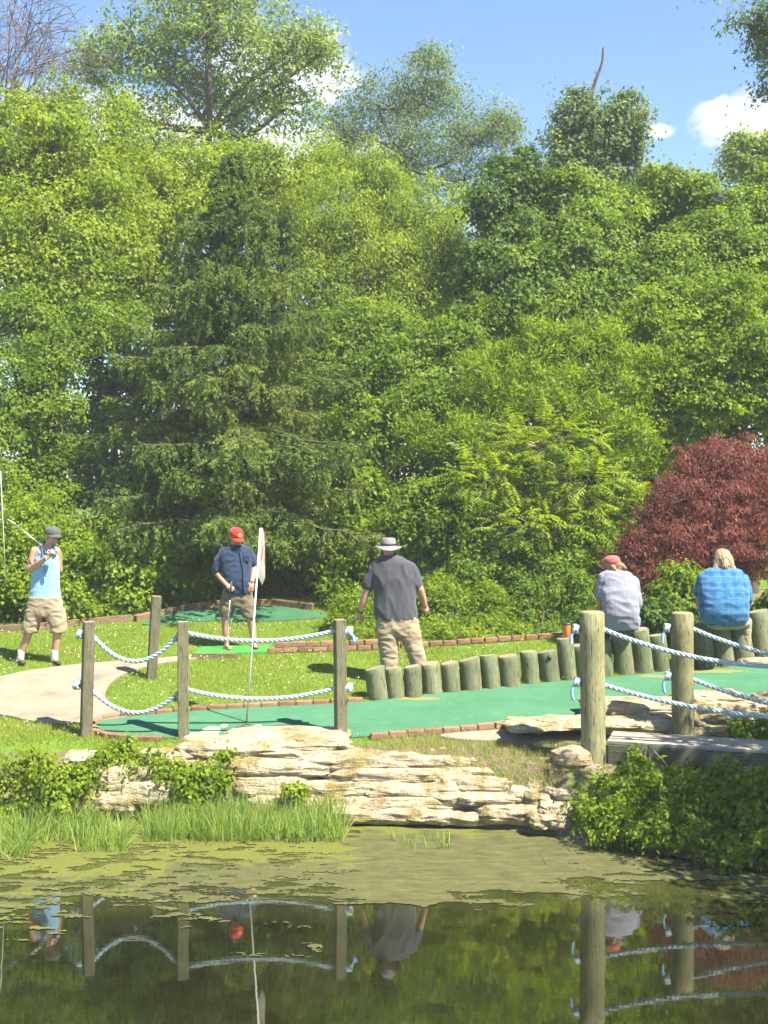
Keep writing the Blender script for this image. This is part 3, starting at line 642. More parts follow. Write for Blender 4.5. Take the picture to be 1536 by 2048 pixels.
# golf flag
def golf_flag():
    b = at(491, 1463, 14.1); t = at(521, 1056, 14.1); root = empty('golf_flag', b, 'white golf flag with faded red mark on a leaning white pole', 'golf flag')
    a = Acc(); a.tube([(0, 0, -.05), tuple(t-b)], .011, 10); a.obj('flagpole', MAT['white'], root)
    m = NT('flag_cloth'); U = m.attr('fu').outputs['Fac']; Vv = m.attr('fv').outputs['Fac']
    # faded red numeral stroke, sewn flat on the cloth
    d1 = m.math('ABSOLUTE', m.math('SUBTRACT', m.math('ADD', U, m.math('MULTIPLY', Vv, .9)), .98))
    stroke = m.math('MULTIPLY', m.math('LESS_THAN', d1, .10), m.math('MULTIPLY', m.math('GREATER_THAN', Vv, .34), m.math('LESS_THAN', Vv, .62)))
    edge = m.math('MULTIPLY', m.math('GREATER_THAN', U, .90), m.math('MULTIPLY', m.math('GREATER_THAN', Vv, .42), m.math('LESS_THAN', Vv, .66)))
    n = m.noise(m.tc(), 20, 3)
    m.color(m.mix(m.math('MULTIPLY', m.math('MAXIMUM', stroke, edge), .8), m.mix(n, (.30, .29, .245), (.36, .345, .30)), (.30, .10, .07))); m.rough(.85, .1)
    m.translucent(m.mix(.5, (.32, .30, .24), (.32, .30, .24)), .25)
    # hanging cloth in pleats: left edge on the pole, right edge hangs free
    nu, nv = 26, 34; V = []; Fc = []; fu = []; fv = []
    ax = (t-b)/np.linalg.norm(t-b)
    lef = [(521, 1056), (518, 1080), (514, 1110), (511, 1130), (511, 1155)]; rgt = [(523, 1056), (526, 1072), (528, 1110), (528, 1155), (521, 1173)]
    for j in range(nv+1):
        v = j/nv; ly = 1056+v*99; lx = 521-30*(ly-1056)/407.0; ry_ = np.interp(v, [0, .12, .5, .85, 1], [1056, 1072, 1110, 1158, 1173]); rx_ = np.interp(v, [0, .12, .5, .85, 1], [523, 526.5, 528, 528, 521.5])
        for i in range(nu+1):
            u = i/nu; x = lx+(rx_-lx)*u; y = ly+(ry_-ly)*(u**1.5)
            pl = .010*math.sin(u*9.5+1.0+v*1.2)*min(1, v*2.2+.12)*(1-.25*u)
            q = at(x, y, 14.1)-b; q[1] += -.012+pl+.13*u; V.append(q); fu.append(u); fv.append(v)
    for j in range(nv):
        for i in range(nu): k = j*(nu+1)+i; Fc.append((k, k+1, k+nu+2, k+nu+1))
    o = mesh_obj('flag', V, Fc, m.m, root, True)
    for nm, dat in (('fu', fu), ('fv', fv)): at_ = o.data.attributes.new(nm, 'FLOAT', 'POINT'); at_.data.foreach_set('value', dat)
    so = o.modifiers.new('thick', 'SOLIDIFY'); so.thickness = .003
golf_flag()
hb = gp(491, 1463); a = Acc(); th = np.arange(18)*2*np.pi/18
a.add([(.055*math.cos(q), .055*math.sin(q), .13*.055*math.sin(q)) for q in th], [tuple(range(18))]); o = a.obj('golf_hole', MAT['dark']); o.location = Vector((hb[0], hb[1]+.14, zplane(hb[1]+.14)+.026)); tag(o, 'dark golf hole at the foot of the flag pole', 'hole')
a = Acc(); a.tube([(0, 0, -.1), (-.08, 0, 1.6)], .005, 6); o = a.obj('thin_white_pole', MAT['white']); o.location = Vector(at(12, 1160, 17.6)); tag(o, 'thin white pole among leaves at the left edge of the picture', 'pole')

# small things
def lathe(name, prof, mat, parent=None, n=20):
    V = []; Fc = []; m = len(prof)
    for r, z in prof:
        for k in range(n): V.append((r*math.cos(2*np.pi*k/n), r*math.sin(2*np.pi*k/n), z))
    for i in range(m-1):
        for k in range(n): Fc.append((i*n+k, i*n+(k+1) % n, (i+1)*n+(k+1) % n, (i+1)*n+k))
    Fc += [tuple(range(n-1, -1, -1)), tuple(range((m-1)*n, m*n))]
    return mesh_obj(name, V, Fc, mat, parent, True)
Yc = gY(1362)+.12; cb = at(1134, 1278, Yc)
cup = empty('drink_cup', cb, 'orange insulated drink cup standing on a tall upright log', 'cup')
lathe('cup_body', [(.034, 0), (.040, .004), (.046, .11), (.053, .185), (.053, .19)], plain('orange_plastic', (.62, .16, .05), .4, .4, .1), cup)
lathe('cup_lid', [(.055, .189), (.057, .195), (.055, .212), (.035, .218), (.014, .219)], MAT['dark'], cup)
bb = at(567, 1291, gY(1303)+.0); bb[2] = zplane(bb[1])+.076
bt = empty('bottle', bb, 'small navy bottle with white foot standing on the brick wall', 'bottle')
lathe('bottle_body', [(.030, .03), (.036, .035), (.036, .10), (.028, .115), (.028, .14)], plain('navy_plastic', (.02, .03, .09), .4, .4, .1), bt)
lathe('bottle_foot', [(.030, 0), (.034, .004), (.034, .03), (.020, .032)], MAT['white'], bt)
g = gp(459, 1306); a = Acc(); bm = bmesh.new(); bmesh.ops.create_icosphere(bm, subdivisions=3, radius=.0215 *1.35); me = bpy.data.meshes.new('golf_ball'); bm.to_mesh(me); bm.free()
me.polygons.foreach_set('use_smooth', [True]*len(me.polygons)); me.materials.append(plain('yellow_ball', (.75, .62, .05), .35, .5, .03))
o = put(bpy.data.objects.new('golf_ball', me)); o.location = Vector((g[0], g[1], zplane(g[1])+.045+.029)); tag(o, 'yellow golf ball lying on the bright green tee mat', 'ball')
# dark lamp head on a pole among the vines
lp_ = at(1435, 408, 24.2); lb = empty('lamp_post', (lp_[0], lp_[1], 1.6), 'dark lamp head on a pole rising from the vines at right', 'lamp')
a = Acc(); a.tube([(0, 0, -.1), (0, 0, lp_[2]-1.6)], .05, 10); a.obj('lamp_pole', MAT['dark'], lb)
lathe('lamp_head', [(.10, lp_[2]-1.82), (.18, lp_[2]-1.78), (.20, lp_[2]-1.6), (.20, lp_[2]-1.44), (.18, lp_[2]-1.41)], MAT['dark'], lb)
# ------------------------------------------------------------------ people
def fuse(acc, voxel, smooth=4, decim=None):
    me = bpy.data.meshes.new('tmp'); me.from_pydata([tuple(map(float, v)) for v in acc.V], [], acc.F); me.update()
    o = bpy.data.objects.new('tmp', me); COL.objects.link(o)
    r = o.modifiers.new('r', 'REMESH'); r.mode = 'VOXEL'; r.voxel_size = voxel
    s = o.modifiers.new('s', 'SMOOTH'); s.iterations = smooth; s.factor = .5
    if decim: d = o.modifiers.new('d', 'DECIMATE'); d.ratio = decim
    dg = bpy.context.evaluated_depsgraph_get(); out = bpy.data.meshes.new_from_object(o.evaluated_get(dg))
    bpy.data.objects.remove(o); bpy.data.meshes.remove(me)
    out.polygons.foreach_set('use_smooth', [True]*len(out.polygons)); return out
def wrinkle(me, amp, sx=9, sz=13, seed=0, shear=.6, hem=None):
    n = len(me.vertices); co = np.empty(n*3); nn = np.empty(n*3)
    me.vertices.foreach_get('co', co); me.vertices.foreach_get('normal', nn); co = co.reshape(-1, 3); nn = nn.reshape(-1, 3)
    for i in range(n):
        x, y, z = co[i]
        w = noise.noise((x*sx+seed+z*shear*sx, y*sx, z*sz)); w2 = noise.noise((x*sx*2.3-z*sx*1.2, y*sx*2, z*sz*1.6+seed*2))
        k = amp*((.5-abs(w))*1.5+.5*(.4-abs(w2)))
        co[i] += nn[i]*k
    me.vertices.foreach_set('co', co.ravel()); me.update()
def cloth_mat(name, col, var=.12, kind=None, col2=None):
    m = NT(name); p = m.tc(); n = m.noise(p, 160, 2); c = m.mix(n, tuple(x*(1-var) for x in col), tuple(x*(1+var) for x in col))
    s = m.sep(p)
    if kind == 'stripe':
        w = m.math('SINE', m.math('MULTIPLY', s[0], 2*math.pi/.022)); c = m.mix(m.ramp(w, [(.45, 0.0), (.75, .8)]), c, col2)
    if kind == 'plaid':
        def lines(axis, per, wd):
            f = m.math('FRACT', m.math('MULTIPLY', m.math('ADD', s[axis], 5.0), 1/per)); return m.math('LESS_THAN', m.math('ABSOLUTE', m.math('SUBTRACT', f, .5)), wd)
        l = m.math('MAXIMUM', m.math('MAXIMUM', lines(0, .075, .05), lines(2, .07, .05)), m.math('MULTIPLY', m.math('MAXIMUM', lines(0, .15, .16), lines(2, .14, .16)), .45))
        c = m.mix(m.math('MULTIPLY', l, .6), c, col2)
    m.color(c); m.rough(.85, .15); m.b.inputs['Sheen Weight'].default_value = .15; m.bump(n, .2, .002); return m.m
def skin_mat(name, tint):
    m = NT(name); c = m.attr('col').outputs['Color']; n = m.noise(m.tc(), 35, 4)
    c = m.mix(1.0, c, m.ramp(n, [(.3, tuple(t*.86 for t in tint)), (.7, tint)]), 'MULTIPLY'); m.color(c); m.rough(.5, .35)
    m.b.inputs['Subsurface Weight'].default_value = .08; m.b.inputs['Subsurface Radius'].default_value = (.02, .008, .004); return m.m
HAIRM = {}
def hair_mat(name, a, b):
    m = NT(name); p = m.mapping(m.tc(), (1, 1, .12)); n = m.noise(p, 90, 4, .6, .5); m.color(m.ramp(n, [(.3, a), (.7, b)])); m.rough(.55, .35); m.bump(n, .8, .01); return m.m

class Person:
    def __init__(s, px, py, Y, label, tint):
        s.Y = Y; s.base = at(px, py, Y); s.body = Acc(); s.label = label; s.tint = tint; s.head_fr = None; s.todo = []
    def lp(s, px, py, dy=0.0): return at(px, py, s.Y+dy)-s.base
    def rings(s, data, shrink=1.0, n=26, e=2.5):
        R = []; ang = np.arange(n)*2*np.pi/n
        for d in data:
            xl, xr, py, ry = d[:4]; dy = d[4] if len(d) > 4 else 0.0
            a = s.lp(xl, py, dy); b = s.lp(xr, py, dy); c = (a+b)/2; rx = abs(b[0]-a[0])/2*shrink; ry *= shrink
            ca, sa = np.cos(ang), np.sin(ang); f = (np.abs(ca)**e+np.abs(sa)**e)**(-1/e)
            R.append([c+np.array([rx*ca[k]*f[k], ry*sa[k]*f[k], 0]) for k in range(n)])
        return R
    def limb(s, acc, J, R, **k):
        for i in range(len(J)-1): acc.capsule(s.lp(*J[i]), s.lp(*J[i+1]), R[i], R[i+1], **k)
    def hand(s, wrist, tip, palm, thumb, curl=.5):
        """wrist, tip: pixel points; palm: direction the palm faces; thumb: direction the thumb leaves"""
        w = s.lp(*wrist); d = nrm(s.lp(*tip)-w); n = np.asarray(palm, float); n = nrm(n-d*np.dot(n, d)); th = np.asarray(thumb, float); th = nrm(th-d*np.dot(th, d)-n*np.dot(th, n))
        A = s.body; A.capsule(w, w+d*.075, .027, .036, flat=n, fk=.5)
        A.capsule(w+d*.05-th*.02, w+d*.05+th*.02, .026, .026, flat=n, fk=.5)
        for k, (o, L) in enumerate(((-.034, .8), (-.0115, .95), (.0115, 1.0), (.034, .92))):
            p = w+d*(.088+.004*(1 if k in (1, 2) else 0))+th*o; q = nrm(d+th*o*2.0); ang = 0
            for sl, r0, r1 in ((.042, .0095, .009), (.027, .009, .0085), (.021, .0085, .0075)):
                ang += curl; v = q*math.cos(ang)+n*math.sin(ang); A.capsule(p, p+v*sl*L, r0, r1, n=8); p = p+v*sl*L
        p = w+d*.03+th*.026; v = nrm(d*.6+th*.75+n*.3)
        A.capsule(p, p+v*.042, .014, .0115, n=8); p = p+v*.042; v = nrm(d*.8+th*.15+n*.6*max(.3, curl)); A.capsule(p, p+v*.032, .011, .009, n=8)
        s.hand_pos = w+d*.085+n*.03
        return w+d*.08+n*.028
    def head(s, px, py, fwd, dy=0, sc=1.0, neck=None, up=(0, 0, 1)):
        c = s.lp(px, py, dy); f = nrm(np.asarray(fwd, float)); u = np.asarray(up, float); u = nrm(u-f*np.dot(u, f)); r = np.cross(f, u)
        A = s.body; s.head_fr = (c, f, u, r); k = sc
        A.capsule(c+u*.035*k-f*.028*k, c+u*.038*k+f*.022*k, .087*k, .080*k)
        A.capsule(c-f*.01*k, c-u*.045*k+f*.03*k, .078*k, .06*k)
        A.capsule(c-u*.06*k+f*.03*k, c-u*.09*k+f*.062*k, .052*k, .03*k)
        A.capsule(c+f*.088*k+u*.012*k, c+f*.113*k-u*.022*k, .010*k, .015*k, n=10)
        A.capsule(c+f*.086*k+u*.032*k-r*.035*k, c+f*.086*k+u*.032*k+r*.035*k, .012*k, .012*k, n=8)
        A.capsule(c+f*.086*k-u*.058*k-r*.014*k, c+f*.086*k-u*.058*k+r*.014*k, .010*k, .010*k, n=8)
        for sd in (-1, 1): A.capsule(c+r*sd*.082*k+u*.015*k-f*.01*k, c+r*sd*.086*k-u*.028*k-f*.003*k, .022*k, .014*k, n=10, flat=r, fk=.45)
        nb = s.lp(*neck) if neck else c-u*.2
        A.capsule(c-u*.06*k-f*.02*k, nb, .056*k, .066*k)
    def finish(s):
        me = fuse(s.body, .0075, 3, .3); n = len(me.vertices); co = np.empty(n*3); me.vertices.foreach_get('co', co); co = co.reshape(-1, 3)
        col = np.tile(np.array([.44, .245, .165, 1.0]), (n, 1))
        if s.head_fr:
            c, f, u, r = s.head_fr; d = co-c; a, b, g = d@r, d@f, d@u
            face = b > .05
            for sd in (-1, 1):
                e = ((a-sd*.032)/.014)**2+((g-.012)/.007)**2 < 1; col[e & face] = (.10, .07, .06, 1)
                e = ((a-sd*.034)/.02)**2+((g-.034)/.006)**2 < 1; col[e & face] = (.22, .13, .09, 1)
            e = (a/.024)**2+((g+.060)/.009)**2 < 1; col[e & face] = (.48, .20, .16, 1)
        at_ = me.attributes.new('col', 'FLOAT_COLOR', 'POINT'); at_.data.foreach_set('color', col.astype(np.float32).ravel())
        me.materials.append(skin_mat('skin', s.tint)); me.name = 'person'
        s.root = put(bpy.data.objects.new('person', me)); s.root.location = Vector(s.base); tag(s.root, s.label, 'person')
        made = {}
        UP = {'cap_brim': 'cap_crown', 'cap_button': 'cap_crown', 'cap_emblem': 'cap_crown', 'emblem_mark': 'cap_crown', 'hat_brim': 'hat_crown', 'hat_band': 'hat_crown', 'collar': 'shirt', 'pocket': 'shirt', 'placket': 'shirt'}
        for nm, m2 in s.todo: made[nm] = put(bpy.data.objects.new(nm, m2), made.get(UP.get(nm), s.root))
        return s.root
    def cloth(s, name, acc, mat, voxel=.0125, amp=.010, smooth=2, **k):
        me = fuse(acc, voxel, smooth); me.name = name
        if amp: wrinkle(me, amp, **k)
        me.materials.append(mat); s.todo.append((name, me)); return me
    def local(s, name, acc, mat, smooth=True):
        me = bpy.data.meshes.new(name); me.from_pydata([tuple(map(float, v)) for v in acc.V], [], acc.F); me.materials.append(mat)
        if smooth: me.polygons.foreach_set('use_smooth', [True]*len(me.polygons))
        me.update(); s.todo.append((name, me))
    def hf(s, x, y, z): c, f, u, r = s.head_fr; return c+r*x+f*y+u*z
    def lathe_head(s, acc, prof, n=28, oy=-.005, ex=1.0, ey=1.16, tilt=0.0, wave=0.0):
        rings = []
        for rr, z in prof:
            ring = []
            for k in range(n):
                q = 2*np.pi*k/n; x = rr*ex*math.cos(q); y = rr*ey*math.sin(q)
                zz = z+tilt*y+wave*max(0, rr-.1)*math.cos(2*q)
                ring.append(s.hf(x, oy+y, zz))
            rings.append(ring)
        acc.loft(rings)
    def cap(s, mat, emblem=None, brim_len=.085):
        A = Acc(); s.lathe_head(A, [(.096, .028), (.099, .045), (.097, .075), (.086, .105), (.06, .126), (.02, .134)])
        for k in range(1): pass
        s.local('cap_crown', A, mat)
        B = Acc(); nu, nv = 14, 6; top = []; 
        V = []; 
        for lay in (0, 1):
            for j in range(nv+1):
                for i in range(nu+1):
                    q = math.radians(-62+124*i/nu); t = j/nv
                    x = (.096+.0*t)*math.sin(q)*(1-.06*t); y = .108*math.cos(q)+brim_len*t*math.cos(q)**.7-.005
                    z = .040-.022*t-.30*x*x/.1-(.006 if lay else 0); V.append(s.hf(x, y, z))
        Fc = []; m = (nu+1)*(nv+1)
        for j in range(nv):
            for i in range(nu):
                a = j*(nu+1)+i; Fc.append((a, a+1, a+nu+2, a+nu+1)); Fc.append((m+a, m+a+nu+1, m+a+nu+2, m+a+1))
        for i in range(nu): a = nv*(nu+1)+i; Fc.append((a, a+1, m+a+1, m+a))
        for j in range(nv):
            for i in (0, nu): a = j*(nu+1)+i; Fc.append((a, a+nu+1, m+a+nu+1, m+a))
        B.add(V, Fc); s.local('cap_brim', B, mat)
        btn = Acc(); btn.capsule(s.hf(0, -.005, .133), s.hf(0, -.005, .137), .008, .006, n=8); s.local('cap_button', btn, mat)
        if emblem:
            E = Acc(); n = 18; ring = lambda R, off: [s.hf(R*math.cos(q), .1085+off-.25*(R*math.sin(q)), .078+R*math.sin(q)) for q in np.arange(n)*2*np.pi/n]
            E.loft([ring(.026, -.006), ring(.026, .002), ring(.022, .004)]); s.local('cap_emblem', E, emblem[0])
            G = Acc(); pts = [s.hf(.011*math.cos(q), .115-.25*.011*math.sin(q), .078+.012*math.sin(q)) for q in np.linspace(.7, 5.6, 12)]; G.tube(pts, .003, 5); s.local('emblem_mark', G, emblem[1])
    def bucket(s, mat, band, R=.165, tilt=0.0, wave=.0, droop=.05):
        A = Acc(); s.lathe_head(A, [(.104, .03), (.102, .07), (.094, .125), (.086, .142), (.05, .150)], tilt=tilt); s.local('hat_crown', A, mat)
        B = Acc(); s.lathe_head(B, [(.098, .043), (.125, .030), (.15, .030-droop*.55), (R, .030-droop), (R, .024-droop), (.125, .022), (.098, .03)], tilt=tilt, wave=wave); s.local('hat_brim', B, mat)
        C = Acc(); s.lathe_head(C, [(.106, .045), (.107, .048), (.106, .066), (.105, .069)], tilt=tilt); s.local('hat_band', C, band)
def putter(p0, p1, label, head_dir, hand=None):
    """p0 grip end, p1 head end (world)"""
    p0 = np.asarray(p0); p1 = np.asarray(p1); root = empty('putter', p1, label, 'golf club'); d = nrm(p1-p0); L = np.linalg.norm(p1-p0)
    a = Acc(); a.tube([p0-p1+d*.2, -d*.02, d*0], .0075, 8); a.obj('shaft', MAT['steel'], root)
    g = Acc(); g.tube([p0-p1, p0-p1+d*.12, p0-p1+d*.27], [.014, .0135, .011], 10); g.obj('grip', MAT['dark'], root)
    h = Acc(); hd = nrm(np.asarray(head_dir, float)); h.capsule(-hd*.02, hd*.09, .018, .020, n=10, flat=(0, 0, 1), fk=.7); h.obj('club_head', MAT['steel'], root)

KHAKI = cloth_mat('khaki_cloth', (.25, .205, .13)); OLIVE = cloth_mat('olive_cloth', (.125, .105, .065)); CHAR = cloth_mat('charcoal_cloth', (.055, .056, .066)); NAVY = cloth_mat('navy_cloth', (.019, .034, .070))
SKY_T = cloth_mat('light_blue_cloth', (.19, .36, .52)); GREYHAT = cloth_mat('grey_hat', (.17, .155, .17)); DARKHAT = cloth_mat('dark_hat', (.07, .08, .07)); REDC = cloth_mat('red_cap', (.45, .025, .022)); PINKC = cloth_mat('faded_red_cap', (.42, .09, .085))
STRIPE = cloth_mat('striped_shirt', (.165, .175, .23), .1, 'stripe', (.265, .26, .285)); PLAID = cloth_mat('plaid_shirt', (.014, .088, .22), .1, 'plaid', (.10, .23, .35)); DARKSH = cloth_mat('dark_trousers', (.05, .055, .06)); GREYS = cloth_mat('strap_cloth', (.15, .18, .21))
SOCK = cloth_mat('white_sock', (.4, .4, .385), .04); SHOE = plain('dark_shoe', (.06, .04, .03), .6, .3, .3)
LEATH = plain('black_strap', (.02, .02, .02), .5, .4, .2)

# person in blue tank top
p = Person(78, 1326, gY(1326), 'person in light blue tank top and khaki shorts holding a club over one shoulder', (1.0, 1.0, .98))
torso = [(80, 112, 1092, .06), (68, 117, 1099, .085), (68, 117, 1112, .11), (67, 117, 1130, .115), (66, 117, 1150, .115), (62, 118, 1175, .115), (60, 120, 1200, .12), (60, 121, 1218, .115)]
p.body.loft(p.rings(torso, .93))
p.limb(p.body, [(70, 1102, 0), (60, 1139, -.03), (78, 1126, -.16), (95, 1114, -.25)], [.064, .052, .045, .031]); hp = p.hand((95, 1114, -.25), (105, 1106, -.27), (.3, .6, .7), (.2, -.5, .8), .95)
p.limb(p.body, [(113, 1102, .02), (119, 1140, .13), (96, 1160, .22)], [.058, .046, .032]); p.hand((96, 1160, .22), (86, 1164, .22), (0, 1, 0), (0, 0, 1), .3)
p.limb(p.body, [(76, 1215), (60, 1258, -.02), (52, 1280, 0), (42, 1308, .02)], [.085, .062, .057, .04]); p.limb(p.body, [(104, 1215), (115, 1258, -.02), (113, 1280, .0), (109, 1308, .02)], [.085, .062, .057, .04])
p.limb(p.body, [(42, 1316, .03), (45, 1324, -.1)], [.04, .03]); p.limb(p.body, [(109, 1317, .03), (114, 1325, -.1)], [.04, .03])
p.head(105, 1072, (.72, -.68, -.12), -.02, 1.0, (97, 1096, .0))
a = Acc(); a.loft(p.rings([(84, 110, 1097, .085), (76, 114, 1104, .108), (70, 117, 1116, .122), (67, 118, 1135, .128), (64, 118, 1160, .128), (61, 119, 1180, .13), (59, 121, 1192, .135), (59, 122, 1198, .135)]))
for q in ([(82, 1090, 0), (82, 1106, -.09)], [(109, 1093, 0), (110, 1106, -.09)], [(82, 1090, 0), (82, 1106, .08)], [(109, 1093, 0), (110, 1106, .08)]): p.limb(a, q, [.024, .03])
p.cloth('tank_top', a, SKY_T, amp=.008, seed=1, sx=6, sz=8)
a = Acc(); a.loft(p.rings([(59, 121, 1193, .135), (56, 124, 1208, .14), (53, 127, 1222, .135), (55, 126, 1232, .12)]))
a.loft(p.rings([(53, 90, 1218, .125), (49, 83, 1238, .115), (45, 77, 1254, .11), (44, 74, 1265, .105)])); a.loft(p.rings([(86, 128, 1218, .125), (94, 131, 1238, .115), (101, 132, 1254, .11), (102, 131, 1264, .105)]))
p.cloth('shorts', a, KHAKI, amp=.017, seed=2, sx=8, sz=11)
for J in ([(42, 1304, .01), (40.5, 1320, .02)], [(109, 1304, .01), (109, 1320, .02)]): a = Acc(); p.limb(a, J, [.048, .05]); p.cloth('sock', a, SOCK, .009, .005, seed=3)
for J in ([(41, 1322, .06), (46, 1325, -.16)], [(109, 1322, .06), (117, 1326, -.15)]): a = Acc(); p.limb(a, J, [.046, .042], flat=(0, 0, 1), fk=.75); p.cloth('shoe', a, SHOE, .010, 0)
a = Acc(); a.tube(catmull([p.lp(80, 1088, .02), p.lp(84, 1093, -.08), p.lp(91, 1099, -.14), p.lp(96, 1103, -.15)], 5), .02, 8); p.local('shoulder_strap', a, GREYS)
a = Acc(); a.tube(catmull([p.lp(107, 1089, .02), p.lp(111, 1094, -.08), p.lp(112, 1104, -.14)], 5), .021, 8); p.local('shoulder_strap', a, GREYS)
a = Acc(); a.tube(catmull([p.lp(84, 1096, -.12), p.lp(87, 1120, -.155), p.lp(91, 1154, -.16)], 5), .008, 6); p.local('strap_cord', a, GREYS)
a = Acc(); a.tube([p.lp(92.5, 1115.5, -.235), p.lp(95, 1113.5, -.25)], .038, 12); p.local('wristband', a, MAT['white'])
p.cap(DARKHAT)
p.finish()
gp0 = p.lp(111, 1113, -.30)+p.base; putter(gp0, at(27, 1046, p.Y-.02), 'golf club resting over the shoulder of the person in blue tank top', (-.5, 0, .3))

# person in red cap
p = Person(480, 1298, gY(1298), 'person in red cap, navy shirt and olive shorts looking down', (1, 1, 1))
p.body.loft(p.rings([(464, 484, 1090, .06), (450, 494, 1098, .08), (446, 498, 1112, .11), (446, 500, 1140, .115), (449, 500, 1170, .12), (448, 503, 1200, .12)], .9))
p.limb(p.body, [(447, 1103), (433, 1143, .02), (444, 1158, -.08), (453, 1169, -.17)], [.055, .05, .044, .031]); hl = p.hand((453, 1169, -.17), (461, 1176, -.2), (.5, .3, -.6), (.6, -.5, .6), .75)
p.limb(p.body, [(497, 1103), (509, 1134, .03), (507, 1150, -.05), (504, 1162, -.12)], [.058, .05, .044, .034]); p.hand((504, 1162, -.12), (503, 1172, -.13), (-.3, .9, 0), (-.9, -.3, 0), .25)
p.limb(p.body, [(460, 1200), (450, 1228, -.02), (451, 1250, .02), (453, 1284, .03)], [.085, .062, .058, .038]); p.limb(p.body, [(490, 1200), (499, 1230, -.02), (504, 1252, .02), (508, 1284, .03)], [.085, .062, .058, .038])
p.limb(p.body, [(453, 1290, .05), (454, 1297, -.15)], [.038, .03]); p.limb(p.body, [(508, 1289, .05), (511, 1294, -.14)], [.038, .03])
p.head(472, 1074, (.50, -.74, -.42), -.03, 1.0, (474, 1096, .0), (.05, -.2, 1))
a = Acc(); a.loft(p.rings([(462, 487, 1090, .075), (446, 498, 1095, .10), (441, 503, 1104, .12), (441, 503, 1120, .135, -.01), (445, 502, 1140, .14, -.03), (447, 502, 1160, .148, -.04), (449, 503, 1174, .145, -.03), (452, 503, 1184, .14, -.025), (459, 498, 1188, .13, -.02)]))
p.limb(a, [(448, 1105), (437, 1125, .01), (434, 1139, .01)], [.068, .072, .073]); p.limb(a, [(496, 1103), (504, 1116, .02), (507, 1125, .02)], [.068, .064, .064])
p.cloth('shirt', a, NAVY, amp=.012, seed=5, sx=7, sz=10)
a = Acc(); a.tube(catmull([p.lp(463, 1090, .03), p.lp(466, 1094, -.09), p.lp(474, 1101, -.13)], 5), [.012]*10+[.016], 8); a.tube(catmull([p.lp(486, 1089, .03), p.lp(485, 1093, -.09), p.lp(479, 1100, -.13)], 5), [.012]*10+[.016], 8); p.local('collar', a, NAVY)
a = Acc(); R = np.array(Matrix.Rotation(.12, 3, 'Y')); a.box(p.lp(494, 1113, -.128), (.045, .012, .012), R); a.box(p.lp(494, 1118, -.136), (.043, .010, .03), R); p.local('pocket', a, NAVY, False)
a = Acc(); a.tube(catmull([p.lp(478, 1101, -.125), p.lp(483, 1120, -.155), p.lp(487, 1145, -.182), p.lp(487, 1168, -.190), p.lp(490, 1184, -.172)], 5), .010, 6); p.local('placket', a, NAVY)
a = Acc(); a.loft(p.rings([(448, 503, 1178, .13), (444, 506, 1194, .135), (442, 507, 1206, .125), (446, 505, 1212, .11)])); a.loft(p.rings([(441, 477, 1202, .12), (439, 468, 1218, .112), (440, 463, 1230, .105), (441, 461, 1233, .1)])); a.loft(p.rings([(472, 508, 1202, .12), (479, 510, 1218, .112), (485, 510, 1231, .105), (486, 509, 1235, .1)]))
p.cloth('shorts', a, OLIVE, amp=.014, seed=6, sx=8, sz=11)
for (x, y, x2, y2) in ((453, 1294, 454, 1299), (508, 1292, 511, 1296)):
    a = Acc(); p.limb(a, [(x, y+2, .07), (x2, y2+.5, -.17)], [.042, .045], flat=(0, 0, 1), fk=.35); p.cloth('sandal_sole', a, LEATH, .009, 0)
    a = Acc(); c = p.lp(x+.5, y, -.04); a.tube([c+np.array([.046*math.cos(q), 0, .042*math.sin(q)-.012]) for q in np.linspace(-.2, 3.35, 12)], .010, 6); c = p.lp(x+.5, y+1.5, -.11); a.tube([c+np.array([.043*math.cos(q), 0, .036*math.sin(q)-.012]) for q in np.linspace(-.2, 3.35, 12)], .010, 6); p.local('sandal_strap', a, LEATH)
YEL = plain('emblem_yellow', (.78, .60, .08), .6, .2, .05)
p.cap(REDC, (YEL, REDC)); p.finish()
g = gp(452, 1303); putter(p.lp(463, 1163, -.26)+p.base, (g[0], g[1]-.02, zplane(g[1])+.07), 'golf club held low by the person in the red cap', (.9, -.3, 0))

# person in charcoal tee, back to camera
p = Person(812, 1364, gY(1364), 'person seen from behind in charcoal tee shirt, khaki trousers and grey brimmed hat', (1.02, .98, .97))
p.body.loft(p.rings([(764, 792, 1112, .06), (750, 822, 1124, .09), (746, 828, 1140, .11), (750, 828, 1180, .115), (752, 830, 1215, .12), (756, 832, 1255, .12)], .9))
p.limb(p.body, [(752, 1134), (732, 1180, .01), (726, 1203, .04), (720, 1224, .08)], [.062, .052, .046, .034]); h1 = p.hand((720, 1224, .08), (718, 1238, .10), (.4, .8, 0), (.8, .2, -.1), 1.15)
p.limb(p.body, [(820, 1136), (840, 1178, .01), (846, 1196, .07), (850, 1211, .12)], [.062, .052, .046, .034]); h2 = p.hand((850, 1211, .12), (854, 1223, .15), (-.3, .8, -.3), (-.8, .2, .1), 1.15)
p.limb(p.body, [(776, 1258), (777, 1300, -.01), (780, 1352, .02)], [.09, .06, .042]); p.limb(p.body, [(813, 1258), (829, 1300, -.02), (844, 1350, .0)], [.09, .06, .042])
p.limb(p.body, [(780, 1358, -.02), (778, 1357, .17)], [.04, .034]); p.limb(p.body, [(844, 1358, -.02), (846, 1356, .17)], [.04, .034])
p.head(777, 1098, (-.05, .98, -.12), .03, 1.02, (776, 1117, .0))
a = Acc(); a.loft(p.rings([(764, 791, 1111, .07), (752, 808, 1118, .10), (743, 824, 1127, .122), (741, 829, 1140, .135), (744, 831, 1160, .14), (748, 830, 1185, .142), (749, 830, 1205, .145), (750, 833, 1225, .15), (751, 834, 1236, .15), (752, 833, 1240, .145)]))
